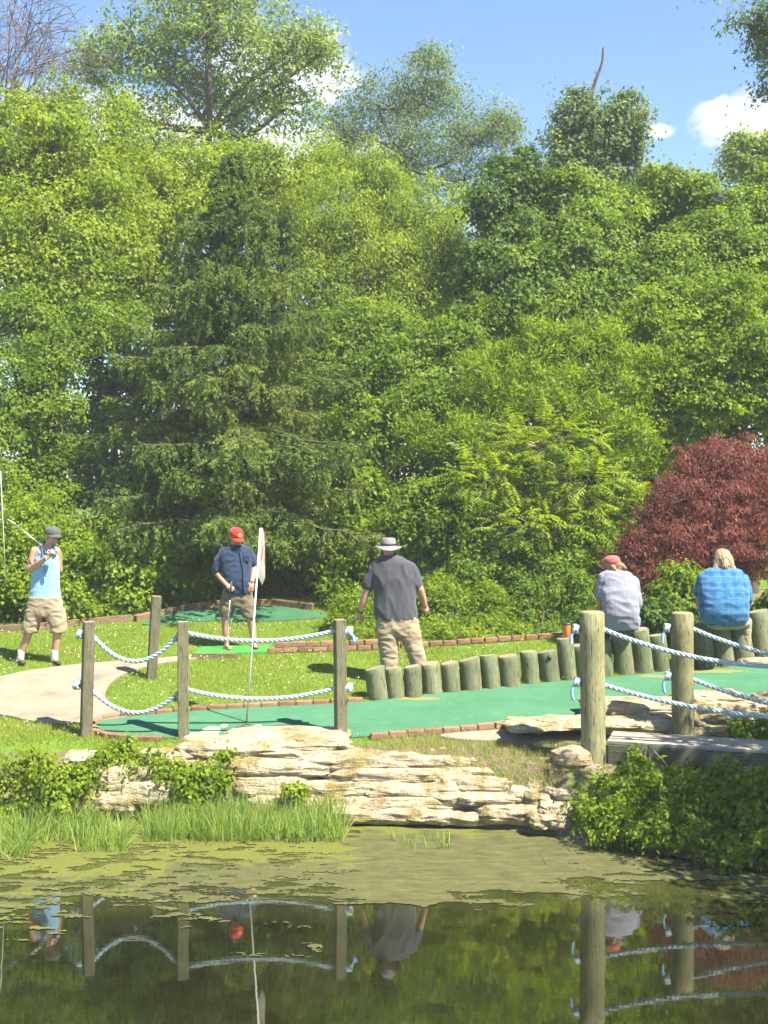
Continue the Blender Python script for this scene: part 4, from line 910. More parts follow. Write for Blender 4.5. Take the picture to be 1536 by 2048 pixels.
p.limb(a, [(751, 1136), (740, 1156, .0), (735, 1171, .01)], [.075, .07, .066]); p.limb(a, [(821, 1137), (829, 1153, .0), (834, 1168, .01)], [.075, .07, .066])
p.cloth('tee_shirt', a, CHAR, amp=.02, seed=7, sx=8, sz=3, shear=.15)
a = Acc(); a.loft(p.rings([(754, 833, 1232, .14), (753, 836, 1248, .145), (753, 840, 1263, .14), (758, 838, 1272, .12)])); a.loft(p.rings([(753, 798, 1258, .135), (757, 796, 1285, .118), (761, 795, 1310, .108), (763, 795, 1335, .102), (765, 796, 1360, .10)])); a.loft(p.rings([(793, 840, 1258, .135), (805, 843, 1285, .118), (816, 849, 1310, .108), (823, 855, 1332, .102), (828, 860, 1357, .10)]))
p.cloth('trousers', a, KHAKI, amp=.018, seed=8, sx=7, sz=12, shear=1.0)
for J in ([(780, 1361, -.05), (778, 1358, .2)], [(844, 1360, -.05), (846, 1357, .2)]): a = Acc(); p.limb(a, J, [.048, .044], flat=(0, 0, 1), fk=.7); p.cloth('shoe', a, SHOE, .010, 0)
a = Acc(); a.tube([p.lp(720.8, 1220, .07), p.lp(719.8, 1224.5, .08)], .040, 14); p.local('watch_strap', a, LEATH)
p.bucket(GREYHAT, LEATH, R=.178, tilt=.08, wave=.35, droop=.022); p.finish()
putter(h2+p.base+np.array([.08, .0, .01]), h1+p.base+np.array([-.32, .02, -.06]), 'golf club held level across the thighs by the person in the charcoal tee', (0, .6, -.6))

# seated person in striped shirt
def seated(px, pyseat, Y, label, tint, rings, shl, shr, arms, head, thighs, shirt, trous, seed):
    g0 = at(px, pyseat, Y+.45); p = Person(px, HY+(H-zplane(Y+.45))*F/(Y+.45), Y, label, tint)
    p.base = np.array([at(px, pyseat, Y)[0], Y, zplane(Y+.45)])
    p.body.loft(p.rings([r if len(r) > 4 else (*r, 0) for r in rings], .88))
    for A_ in arms: p.limb(p.body, A_, [.06, .05, .033]); p.hand(A_[-1], (A_[-1][0]-4, A_[-1][1]+2, A_[-1][2]+.1), (0, 0, -1), (1, 0, 0), .5)
    legs = Acc()
    for (hx, kx) in thighs:
        hipp = p.lp(hx, pyseat-8, .06); knee = p.lp(kx, pyseat-9, .5); ank = np.array([knee[0], knee[1]+.03, .09])
        p.body.capsule(hipp, knee, .075, .055); p.body.capsule(knee, ank, .052, .038); p.body.capsule(ank, ank+np.array([0, .14, -.05]), .036, .03)
        legs.capsule(hipp, knee, .098, .078); legs.capsule(knee, ank+np.array([0, 0, .12]), .078, .066)
    legs.capsule(p.lp(thighs[0][0], pyseat-8, .03), p.lp(thighs[1][0], pyseat-8, .03), .10, .10)
    p.head(*head)
    a = Acc(); a.loft(p.rings(rings)); 
    for S in (shl, shr): p.limb(a, S, [.074, .076])
    p.cloth('shirt', a, shirt, amp=.014, seed=seed, sx=6, sz=9); p.cloth('trousers', legs, trous, amp=.01, seed=seed+1)
    for (hx, kx) in thighs:
        knee = p.lp(kx, pyseat-9, .5); b = Acc(); b.capsule((knee[0], knee[1]-.02, .045), (knee[0], knee[1]+.2, .04), .046, .042, flat=(0, 0, 1), fk=.75); p.cloth('shoe', b, SHOE, .011, 0)
    return p
YS = 16.0
p = seated(1240, 1262, YS, 'seated person in pale striped shirt and faded red cap on the logs', (.96, .92, .9),
    [(1213, 1243, 1139, .065, .06), (1204, 1262, 1147, .10, .06), (1202, 1270, 1158, .125, .05), (1203, 1274, 1180, .14, .0), (1204, 1276, 1203, .15, -.03), (1204, 1278, 1226, .155, -.03), (1206, 1280, 1243, .155, 0), (1212, 1276, 1258, .14, .03)],
    [(1207, 1157, .05), (1201, 1190, .07)], [(1266, 1163, .05), (1273, 1205, .05)], [[(1207, 1157, .05), (1199, 1206, .10), (1212, 1236, .42)], [(1266, 1163, .05), (1275, 1214, .10), (1252, 1238, .45)]],
    (1224, 1131, (-.86, .50, -.10), .09, 1.0, (1228, 1147, .06)), [(1226, 1216), (1256, 1262)], STRIPE, DARKSH, 11)
p.cap(PINKC); a = Acc(); BL = hair_mat('light_brown_hair', (.13, .08, .045), (.28, .19, .11))
c_, f_, u_, r_ = p.head_fr
a.capsule(p.hf(0, -.08, .0), p.hf(0, -.10, -.05), .055, .045); a.capsule(p.hf(.0, -.12, .0), p.hf(0, -.175, -.05), .036, .022); a.capsule(p.hf(-.07, -.03, -.01), p.hf(-.06, -.05, -.06), .03, .028); a.capsule(p.hf(.07, -.03, -.01), p.hf(.06, -.05, -.06), .03, .028)
p.cloth('hair', a, BL, .009, .008, seed=4, sx=30, sz=12); p.finish()
YS2 = 16.15
p = seated(1450, 1252, YS2, 'seated person with long blond hair in bright blue plaid shirt on the logs', (1, .98, .95),
    [(1426, 1464, 1134, .075, .12), (1408, 1482, 1141, .12, .10), (1399, 1491, 1155, .155, .07), (1397, 1497, 1178, .18, .02), (1399, 1497, 1203, .19, -.02), (1400, 1497, 1224, .19, -.03), (1403, 1496, 1238, .18, -.01), (1412, 1488, 1249, .16, .02)],
    [(1406, 1156, .08), (1398, 1184, .12)], [(1487, 1160, .08), (1496, 1196, .12)], [[(1406, 1156, .08), (1398, 1206, .16), (1412, 1232, .45)], [(1487, 1160, .08), (1498, 1206, .16), (1485, 1234, .45)]],
    (1445, 1122, (.03, .93, -.35), .16, 1.02, (1445, 1142, .1)), [(1432, 1418), (1470, 1492)], PLAID, KHAKI, 15)
a = Acc(); BL2 = hair_mat('blond_hair', (.17, .115, .06), (.36, .27, .165))
a.capsule(p.hf(0, -.02, .055), p.hf(0, -.05, .01), .108, .11); a.capsule(p.hf(-.06, -.06, .0), p.hf(-.10, -.05, -.10), .065, .045); a.capsule(p.hf(.06, -.06, .0), p.hf(.10, -.05, -.11), .065, .042); a.capsule(p.hf(0, -.085, 0), p.hf(0, -.10, -.10), .07, .055); a.capsule(p.hf(.12, -.06, -.12), p.hf(.135, -.06, -.2), .03, .012); a.capsule(p.hf(-.12, -.06, -.1), p.hf(-.15, -.06, -.17), .03, .012)
p.cloth('hair', a, BL2, .009, .012, seed=9, sx=28, sz=9); p.finish()
# ------------------------------------------------------------------ vegetation
def leaf_quads(P, N, T, L, W, fold=.25):
    """diamond leaves with a folded midrib; P base points, N normals, T axis"""
    T = nrm(T); N = nrm(N-T*np.sum(N*T, 1, keepdims=True)); B = np.cross(N, T); L = np.asarray(L)[:, None]; W = np.asarray(W)[:, None]
    v0 = P; m = P+T*L*.45+N*W*fold; v1 = m+B*W*.5; v3 = m-B*W*.5; v2 = P+T*L-N*L*.06
    return np.stack([v0, v1, v2, v3], 1).reshape(-1, 3)
def leaf_tris(P, N, T, L, W):
    T = nrm(T); N = nrm(N-T*np.sum(N*T, 1, keepdims=True)); B = np.cross(N, T); L = np.asarray(L)[:, None]; W = np.asarray(W)[:, None]
    return np.stack([P-B*W*.5+T*L*.1, P+B*W*.5+T*L*.25, P+T*L], 1).reshape(-1, 3)
def lobe(px, py, rx, ry, Y, depth=None):
    k = Y/F; d = depth if depth else (rx+ry)/2*k*.8
    return (at(px, py, Y), np.array([rx*k, d, ry*k]))
def clumps_on(rng, lobes, n, back=.35, rmin=.55, lump=.6):
    """leaf clump centres on lumps budding from each lobe, with some shoots standing out"""
    w = np.array([l[1][0]*l[1][2]+l[1][1]*l[1][2] for l in lobes]); cnt = np.maximum(3, (n*w/w.sum()).astype(int)); C = []; O = []; I = []
    for li, ((c, r), k) in enumerate(zip(lobes, cnt)):
        m = max(4, min(14, k//6)); d = rsph(rng, m*3); d = d[(d[:, 1] < .3) | (rng.random(len(d)) < back)][:m]; m = len(d)
        sc = c+d*r*rng.uniform(.45, .95, (m, 1)); sr = r.mean()*rng.uniform(.26, .52, m)
        j = rng.choice(m, k, p=sr**2/(sr**2).sum()); e = rsph(rng, k); e[:, 1] = np.where((e[:, 1] > .3) & (rng.random(k) > back), -e[:, 1], e[:, 1])
        q = rmin+(1.0-rmin)*rng.random(k)**.6; q = np.where(rng.random(k) < .16, q*rng.uniform(1.2, 1.8, k), q)
        q *= 1+.3*np.array([noise.noise(Vector(x)*2.3+Vector((li*7.1, 0, 0))) for x in e])
        p = sc[j]+e*(sr[j]*q)[:, None]; plain_ = rng.random(k) > lump; p[plain_] = (c+e*r*(q*rng.uniform(.8, 1.0, k))[:, None])[plain_]; C.append(p); O.append(nrm((p-c)/r+e*.5)); I += [li]*k
    return np.concatenate(C), np.concatenate(O), np.array(I)
def leaves_for(rng, C, O, per, rc, L, W, droop=.35, flat=.75, upw=.55, outw=.6, tri=False):
    n = len(C); s0 = .35+1.15*rng.random(n)**1.4; k = rng.poisson(per*s0**1.6*1.15, n)+3; idx = np.repeat(np.arange(n), k); m = len(idx)
    sz = (rc*s0)[idx]
    off = rsph(rng, m)*(rng.random((m, 1))**.5)*sz[:, None]; off[:, 2] *= flat*.75; off[:, 2] -= .35*(off[:, 0]**2+off[:, 1]**2)/sz
    stray = rng.random(m) < .14; off[stray] *= rng.uniform(1.3, 2.4, (stray.sum(), 1))
    P = C[idx]+off; out = nrm(off)
    N = nrm(out*outw+O[idx]*.35+np.array([0, 0, upw])+rng.normal(size=(m, 3))*.5)
    T = nrm(np.cross(N, rsph(rng, m))*.8+out*.35+np.array([0, 0, -droop])*1.0)
    s = .4+.95*rng.random(m); cl = rng.random(n)[idx]
    rnd = np.clip(.45*rng.random(m)+.55*cl, 0, 1)
    return (leaf_tris(P, N, T, L*s*1.05, W*s*1.1) if tri else leaf_quads(P, N, T, L*s, W*s)), rnd
def limbs(acc, rng, root, C, I, lobes, r0, trunk_top, per_lobe=9, wob=.12, n=6):
    """trunk -> lobes -> clumps, curved and tapering"""
    for li, (c, r) in enumerate(lobes):
        a = np.asarray(trunk_top, float); b = c-np.array([0, 0, r[2]*.35]); m = (a+b)/2+rng.normal(size=3)*wob*np.linalg.norm(b-a)*.5; m[2] -= .05*np.linalg.norm(b-a)
        acc.tube(catmull([a, m, b], 5), np.linspace(r0*.62, r0*.28, 11), n)
        ids = np.where(I == li)[0]
        if len(ids) == 0: continue
        for j in rng.choice(ids, min(per_lobe, len(ids)), replace=False):
            e = C[j]; st = b+(c-b)*rng.random()*.6; m = (st+e)/2+rng.normal(size=3)*wob*np.linalg.norm(e-st)
            acc.tube(catmull([st, m, e], 3), np.linspace(r0*.22, r0*.05, 7), 4, False)
def tree(name, label, cat, base, lobes, mat, seed, n=300, per=60, rc=.35, L=.10, W=.06, r0=.12, fork=None, droop=.35, bark='bark', group=None, per_lobe=9, back=.35, rmin=.55, flat=.75, upw=.55, wob=.12, lump=.6, trunk_n=9, fill=True):
    rng = np.random.default_rng(seed); base = np.asarray(base, float); root = empty(name, base, label, cat, group)
    if base[1] > 18: L *= .68; W *= .70; per *= 1.75
    if base[1] > 18 and fill:
        ex = []
        for i in range(len(lobes)):
            for j in range(i):
                (c1, r1), (c2, r2) = lobes[i], lobes[j]; dd = c1-c2; lim = .62*(r1.mean()+r2.mean())
                if lim < np.linalg.norm(dd) < 2.1*lim: ex.append(((c1+c2)/2+np.array([rng.normal()*.1, .25, rng.normal()*.1]), (r1+r2)/2*rng.uniform(.5, .8)))
        lobes = list(lobes)+ex[:len(lobes)]; n = int(n*1.3)
    C, O, I = clumps_on(rng, lobes, n, back, rmin, lump)
    far = base[1] > 18; V, rnd = leaves_for(rng, C, O, per, rc, L, W, droop, flat, upw, tri=far)
    quad_mesh('crown', V-base, LF[mat], root, rnd, 3 if far else 4)
    lo = min(l[0][2]-l[1][2] for l in lobes); mean = np.mean([l[0] for l in lobes], axis=0)
    if fork is None: fork = np.array([base[0]*.6+mean[0]*.4, base[1]*.6+mean[1]*.4, max(base[2]+.3, lo+.25*(mean[2]-lo))])
    a = Acc(); mid = (base+fork)/2+rng.normal(size=3)*.06*np.linalg.norm(fork-base)*np.array([1, 1, .2])
    a.tube(catmull([base-np.array([0, 0, .15]), mid, fork], 5), np.linspace(r0*1.25, r0*.7, 11), trunk_n)
    limbs(a, rng, base, C, I, lobes, r0, fork, per_lobe, wob)
    a.V = [tuple(np.asarray(v)-base) for v in a.V]; a.obj('trunk', MAT[bark], root)
    return root
def G(px, Y): x = (px-CX)*Y/F; return np.array([x, Y, float(gz(x, Y))])

# --- far trees against the sky
tree('tall_tree', 'tall spreading tree with light airy crown behind the spruce', 'tree', G(405, 36),
     [lobe(420, 60, 150, 90, 36), lobe(270, 90, 110, 90, 36), lobe(560, 90, 110, 90, 35.5), lobe(250, 220, 110, 60, 35.5), lobe(560, 200, 110, 70, 36), lobe(420, 180, 110, 80, 37), lobe(640, 90, 60, 60, 36), lobe(180, 120, 60, 60, 36), lobe(420, -60, 190, 80, 36), lobe(330, 290, 100, 50, 36), lobe(480, 270, 60, 40, 36)],
     'cool', 101, n=1900, per=10, rc=.42, L=.19, W=.12, r0=.15, fork=at(420, 262, 36), per_lobe=16, back=.9, rmin=.05, wob=.2, lump=.35, fill=False)
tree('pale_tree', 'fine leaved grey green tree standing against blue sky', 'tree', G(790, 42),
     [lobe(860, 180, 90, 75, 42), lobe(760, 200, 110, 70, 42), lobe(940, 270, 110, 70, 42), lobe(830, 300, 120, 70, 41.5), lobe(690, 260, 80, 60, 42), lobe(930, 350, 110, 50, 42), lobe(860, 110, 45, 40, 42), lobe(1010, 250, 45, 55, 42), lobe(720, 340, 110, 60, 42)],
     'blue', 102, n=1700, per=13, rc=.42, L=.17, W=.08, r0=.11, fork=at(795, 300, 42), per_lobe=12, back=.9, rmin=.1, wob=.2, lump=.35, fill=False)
tree('vine_snag', 'dead trunk wrapped in dense dark vines under blue sky', 'tree', G(1185, 30),
     [lobe(1185, 260, 85, 70, 30), lobe(1150, 230, 50, 40, 30), lobe(1240, 240, 45, 60, 30), lobe(1180, 350, 90, 50, 30), lobe(1245, 330, 40, 50, 30.3), lobe(1130, 310, 40, 45, 29.8), lobe(1190, 450, 90, 60, 30), lobe(1255, 195, 18, 25, 30), lobe(1150, 195, 20, 18, 30)],
     'blue', 103, n=420, per=46, rc=.34, L=.15, W=.11, r0=.22, fork=at(1180, 330, 30), per_lobe=6, back=.5, rmin=.45)
o = bpy.data.objects['vine_snag']; a = Acc(); b0 = np.array(o.location); a.tube(catmull([at(1178, 300, 30)-b0, at(1182, 200, 30)-b0, at(1190, 165, 30)-b0, at(1204, 125, 30)-b0, at(1206, 95, 30)-b0], 5), np.linspace(.06, .022, 21), 7); a.obj('bare_tip', MAT['bark'], o)
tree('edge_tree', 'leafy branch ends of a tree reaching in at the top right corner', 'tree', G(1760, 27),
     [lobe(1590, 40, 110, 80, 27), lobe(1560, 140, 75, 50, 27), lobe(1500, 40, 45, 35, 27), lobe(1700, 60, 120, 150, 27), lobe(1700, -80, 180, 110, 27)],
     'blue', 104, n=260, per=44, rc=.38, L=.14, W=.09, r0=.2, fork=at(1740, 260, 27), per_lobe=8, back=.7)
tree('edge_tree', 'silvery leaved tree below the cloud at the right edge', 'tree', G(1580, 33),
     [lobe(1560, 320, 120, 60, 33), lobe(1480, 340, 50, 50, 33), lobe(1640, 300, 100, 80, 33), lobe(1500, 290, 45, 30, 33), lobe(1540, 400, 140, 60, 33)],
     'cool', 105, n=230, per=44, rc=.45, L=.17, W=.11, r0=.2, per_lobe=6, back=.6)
# bare tree, top left
def bare_tree():
    rng = np.random.default_rng(7); base = G(-120, 32); root = empty('bare_tree', base, 'leafless tree with thin grey purple twigs at the top left corner', 'tree'); a = Acc(); b = Acc()
    top = at(-110, 420, 32); a.tube(catmull([base, (base+top)/2+np.array([.2, 0, 0]), top], 6), np.linspace(.26, .17, 13), 9)
    def grow(p, d, r, L, lev, acc):
        pts = [p]; q = p.copy(); dd = d.copy()
        for i in range(6): dd = nrm(dd+rng.normal(size=3)*.07+np.array([.0, 0, .03 if lev < 2 else -.05])); q = q+dd*L/6; pts.append(q.copy())
        acc.tube(pts, np.linspace(r, r*.45, 7), 6 if lev < 2 else 3, False)
        if lev >= 4: return
        for k in range(5 if lev < 3 else 4):
            i = rng.integers(2, 7); nd = nrm(nrm(np.array(pts[i])-np.array(pts[i-1]))+rng.normal(size=3)*.55*np.array([1, .8, 1])); grow(np.array(pts[i]), nd, max(.010, r*.42), L*.66, lev+1, b)
    for d in ((.25, -.1, .9), (.42, .1, .8), (.05, 0, 1), (.5, -.1, .6)): grow(top.copy(), nrm(np.array(d)), .075, 3.3, 0, a)
    for acc, nm in ((a, 'trunk'), (b, 'twigs')): acc.V = [tuple(np.asarray(v)-base) for v in acc.V]; acc.obj(nm, MAT['bark_twig'], root)
bare_tree()
# --- dark trees glimpsed through the gaps
BD = 'background trees glimpsed through the foliage'
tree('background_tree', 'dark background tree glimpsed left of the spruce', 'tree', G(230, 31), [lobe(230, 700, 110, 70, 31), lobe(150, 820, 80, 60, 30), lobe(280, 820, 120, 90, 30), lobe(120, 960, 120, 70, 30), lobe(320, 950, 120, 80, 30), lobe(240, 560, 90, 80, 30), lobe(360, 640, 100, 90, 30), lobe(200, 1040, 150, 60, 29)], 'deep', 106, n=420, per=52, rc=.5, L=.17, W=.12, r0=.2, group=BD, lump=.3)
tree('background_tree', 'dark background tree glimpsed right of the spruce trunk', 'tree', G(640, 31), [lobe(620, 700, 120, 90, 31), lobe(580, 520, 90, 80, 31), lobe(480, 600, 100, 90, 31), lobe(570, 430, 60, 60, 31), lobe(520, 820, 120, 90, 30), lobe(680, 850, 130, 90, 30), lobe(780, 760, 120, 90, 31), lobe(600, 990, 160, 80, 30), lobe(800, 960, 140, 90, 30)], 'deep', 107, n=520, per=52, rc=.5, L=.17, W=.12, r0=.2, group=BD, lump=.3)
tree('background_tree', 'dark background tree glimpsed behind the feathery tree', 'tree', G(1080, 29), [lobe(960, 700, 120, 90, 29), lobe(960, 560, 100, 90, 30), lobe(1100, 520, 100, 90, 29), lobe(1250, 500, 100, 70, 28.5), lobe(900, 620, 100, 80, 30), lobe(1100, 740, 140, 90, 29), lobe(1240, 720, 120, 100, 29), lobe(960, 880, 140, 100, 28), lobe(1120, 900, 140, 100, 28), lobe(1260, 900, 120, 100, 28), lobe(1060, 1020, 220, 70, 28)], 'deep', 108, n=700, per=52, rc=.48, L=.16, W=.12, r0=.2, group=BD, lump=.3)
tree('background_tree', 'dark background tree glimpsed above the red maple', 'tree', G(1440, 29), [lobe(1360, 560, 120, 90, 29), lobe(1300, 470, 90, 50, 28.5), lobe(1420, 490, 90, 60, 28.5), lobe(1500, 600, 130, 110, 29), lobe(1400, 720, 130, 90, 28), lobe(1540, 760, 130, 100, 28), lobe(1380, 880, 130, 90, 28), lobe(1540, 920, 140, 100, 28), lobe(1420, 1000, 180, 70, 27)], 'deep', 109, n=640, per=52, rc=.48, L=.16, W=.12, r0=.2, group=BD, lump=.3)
# --- middle belt
tree('lime_tree', 'bright green deciduous tree filling the upper left edge', 'tree', G(60, 25),
     [lobe(60, 300, 130, 100, 25), lobe(180, 280, 110, 90, 26), lobe(-60, 380, 120, 130, 25), lobe(90, 450, 130, 100, 24), lobe(230, 420, 100, 100, 25), lobe(20, 560, 130, 90, 23.5), lobe(150, 570, 110, 80, 24), lobe(330, 380, 100, 80, 27), lobe(110, 230, 70, 60, 26), lobe(300, 300, 80, 50, 28), lobe(60, 215, 28, 45, 26), lobe(150, 195, 26, 40, 26), lobe(240, 225, 30, 40, 26.5), lobe(-10, 250, 40, 50, 25.5)],
     'lime', 111, n=720, per=62, rc=.40, L=.125, W=.085, r0=.2, fork=at(70, 640, 25), per_lobe=6)
tree('mid_tree', 'leafy tree behind the top of the spruce', 'tree', G(370, 28),
     [lobe(400, 380, 110, 80, 28), lobe(300, 470, 110, 90, 27), lobe(560, 360, 110, 70, 29), lobe(260, 580, 90, 90, 27), lobe(480, 330, 90, 60, 29), lobe(660, 330, 70, 50, 30), lobe(240, 340, 60, 50, 29)],
     'lime', 112, n=520, per=62, rc=.42, L=.13, W=.085, r0=.2, per_lobe=5)
tree('willowy_tree', 'tall yellow green tree right of the spruce top', 'tree', G(760, 27),
     [lobe(750, 360, 70, 75, 27), lobe(690, 440, 90, 80, 26.5), lobe(830, 450, 90, 80, 26.5), lobe(760, 540, 130, 90, 26), lobe(890, 520, 70, 90, 26), lobe(650, 560, 80, 90, 26), lobe(620, 420, 60, 60, 28), lobe(900, 410, 45, 40, 28), lobe(780, 640, 120, 60, 25.5)],
     'lime', 113, n=800, per=62, rc=.34, L=.115, W=.05, r0=.18, per_lobe=6, droop=.75, flat=1.1)
tree('vine_tree', 'vine covered column of dark foliage left of the dead trunk', 'tree', G(1030, 25),
     [lobe(1035, 350, 50, 55, 25), lobe(1010, 430, 65, 60, 25), lobe(1060, 490, 80, 70, 24.7), lobe(990, 530, 70, 70, 24.5), lobe(1050, 600, 110, 70, 24)],
     'deep', 114, n=430, per=62, rc=.30, L=.13, W=.10, r0=.14, per_lobe=4, droop=.6)
tree('vine_tree', 'vine draped tree with pale leaf edges below the dead trunk', 'tree', G(1150, 24.5),
     [lobe(1140, 400, 70, 55, 25), lobe(1190, 460, 80, 60, 24.5), lobe(1130, 520, 90, 70, 24), lobe(1220, 560, 80, 70, 23.8), lobe(1130, 620, 110, 70, 23.5), lobe(1240, 420, 50, 35, 25.5)],
     'mid', 115, n=480, per=62, rc=.30, L=.13, W=.10, r0=.14, per_lobe=4, droop=.5)
tree('umbrella_tree', 'flat topped tree with dark shade under its crown at right', 'tree', G(1340, 26),
     [lobe(1345, 370, 70, 32, 26), lobe(1280, 410, 70, 28, 26), lobe(1390, 400, 45, 30, 26), lobe(1230, 400, 40, 25, 26.3), lobe(1320, 350, 35, 16, 26)],
     'mid', 116, n=330, per=58, rc=.27, L=.12, W=.08, r0=.12, fork=at(1325, 470, 26), per_lobe=8)
tree('vine_mound', 'leafy vine mound around the lamp at the right edge', 'tree', G(1500, 24),
     [lobe(1490, 430, 70, 50, 24.5), lobe(1550, 400, 80, 60, 25), lobe(1400, 480, 70, 50, 24), lobe(1500, 510, 90, 60, 23.5), lobe(1330, 540, 90, 60, 23.5), lobe(1450, 442, 48, 24, 23.7), lobe(1580, 520, 90, 80, 23.5), lobe(1420, 590, 110, 70, 23)],
     'mid', 117, n=520, per=62, rc=.30, L=.12, W=.09, r0=.12, per_lobe=4)
tree('right_tree', 'bright green tree wall above the red maple', 'tree', G(1500, 22),
     [lobe(1500, 600, 110, 60, 22), lobe(1400, 670, 100, 60, 22), lobe(1540, 690, 100, 70, 21.5), lobe(1330, 620, 80, 60, 22.5), lobe(1460, 770, 100, 70, 21.5), lobe(1350, 770, 70, 70, 22), lobe(1580, 790, 80, 80, 21.5), lobe(1320, 860, 50, 70, 21.8)],
     'shrub', 118, n=640, per=62, rc=.27, L=.105, W=.075, r0=.13, per_lobe=5, flat=.55)
tree('left_tree', 'dark stemmed leafy tree behind the person in blue tank top', 'tree', G(90, 22),
     [lobe(50, 640, 110, 60, 23), lobe(160, 660, 90, 60, 23.5), lobe(30, 770, 100, 80, 22), lobe(100, 860, 90, 70, 21.5), lobe(-40, 880, 110, 90, 21.5), lobe(220, 640, 70, 70, 24), lobe(105, 700, 65, 45, 21.9), lobe(90, 760, 50, 40, 21.8), lobe(20, 960, 120, 60, 21)],
     'mid', 119, n=430, per=58, rc=.32, L=.105, W=.07, r0=.17, fork=at(105, 700, 22.5), per_lobe=8)
tree('broadleaf_shrub', 'tall glossy leaved shrub in the middle right of the spruce', 'shrub', G(700, 22.5),
     [lobe(720, 660, 110, 60, 24), lobe(660, 740, 80, 70, 23.5), lobe(800, 720, 90, 60, 23), lobe(900, 690, 90, 50, 23), lobe(850, 800, 100, 60, 22), lobe(730, 850, 90, 70, 22), lobe(960, 640, 70, 50, 23.5)],
     'mid', 120, n=600, per=60, rc=.28, L=.125, W=.075, r0=.1, per_lobe=5)
tree('magnolia_shrub', 'light green shrub with upright pointed leaf whorls in the centre', 'shrub', G(1090, 21.2),
     [lobe(1080, 690, 90, 55, 21.8), lobe(1200, 680, 80, 50, 22), lobe(960, 780, 90, 60, 21.5), lobe(1060, 790, 110, 60, 21.2), lobe(1190, 790, 100, 70, 21.2), lobe(1280, 740, 50, 60, 21.5), lobe(880, 860, 90, 60, 21), lobe(1240, 880, 70, 70, 21), lobe(960, 880, 90, 60, 20.8)],
     'shrub', 121, n=700, per=44, rc=.24, L=.15, W=.045, r0=.09, per_lobe=9, droop=-.35, bark='bark_pale')
# --- compound leaved sumac-like tree
def sumac():
    rng = np.random.default_rng(31); base = G(1090, 20.0); root = empty('feather_leaf_tree', base, 'young tree with long feathery compound leaves in front of the shrubs', 'tree')
    lobes = [lobe(1080, 880, 130, 70, 20.2), lobe(1000, 960, 120, 70, 19.9), lobe(1150, 960, 120, 70, 19.9), lobe(1080, 1040, 150, 60, 19.7), lobe(930, 1010, 70, 60, 20), lobe(1230, 1030, 70, 70, 19.9)]
    C, O, I = clumps_on(rng, lobes, 900, .3, .5); Vs = []; Rs = []; a = Acc()
    fork = at(1090, 1090, 20.0)
    for c, o in zip(C, O):
        d = nrm(o+np.array([0, 0, .25])+rng.normal(size=3)*.35); L = rng.uniform(.32, .56); npair = int(L/.055); pts = []; q = c-d*L*.35; v = d.copy()
        for i in range(npair+1): pts.append(q.copy()); v = nrm(v+np.array([0, 0, -.075])); q = q+v*L/npair
        pts = np.array(pts); T = nrm(np.gradient(pts, axis=0)); side = nrm(np.cross(T, np.array([0, 0, 1.0]))); k = np.arange(2, npair+1)
        for sg in (-1, 1):
            tx = nrm(side[k]*sg+T[k]*.45+np.array([0, 0, -.45])+rng.normal(size=(len(k), 3))*.08); N = nrm(np.cross(tx, T[k])*-sg+rng.normal(size=(len(k), 3))*.15)
            N[N[:, 2] < 0] *= -1
            ln = .13*(1-.45*np.abs(k/npair-.45))*np.ones(len(k)); Vs.append(leaf_quads(pts[k], N, tx, ln, ln*.30, .15)); Rs.append(np.clip(rng.random()*.6+rng.random(len(k))*.4, 0, 1))
        if rng.random() < .25: a.tube(pts[::3], .006, 4)
    quad_mesh('crown', np.concatenate(Vs)-base, LF['shrub'], root, np.concatenate(Rs))
    a.tube(catmull([base-np.array([0, 0, .1]), (base+fork)/2+np.array([.05, 0, 0]), fork], 5), np.linspace(.07, .045, 11), 8); limbs(a, rng, base, C, I, lobes, .07, fork, 10)
    a.V = [tuple(np.asarray(v)-base) for v in a.V]; a.obj('trunk', MAT['bark_pale'], root)
sumac()
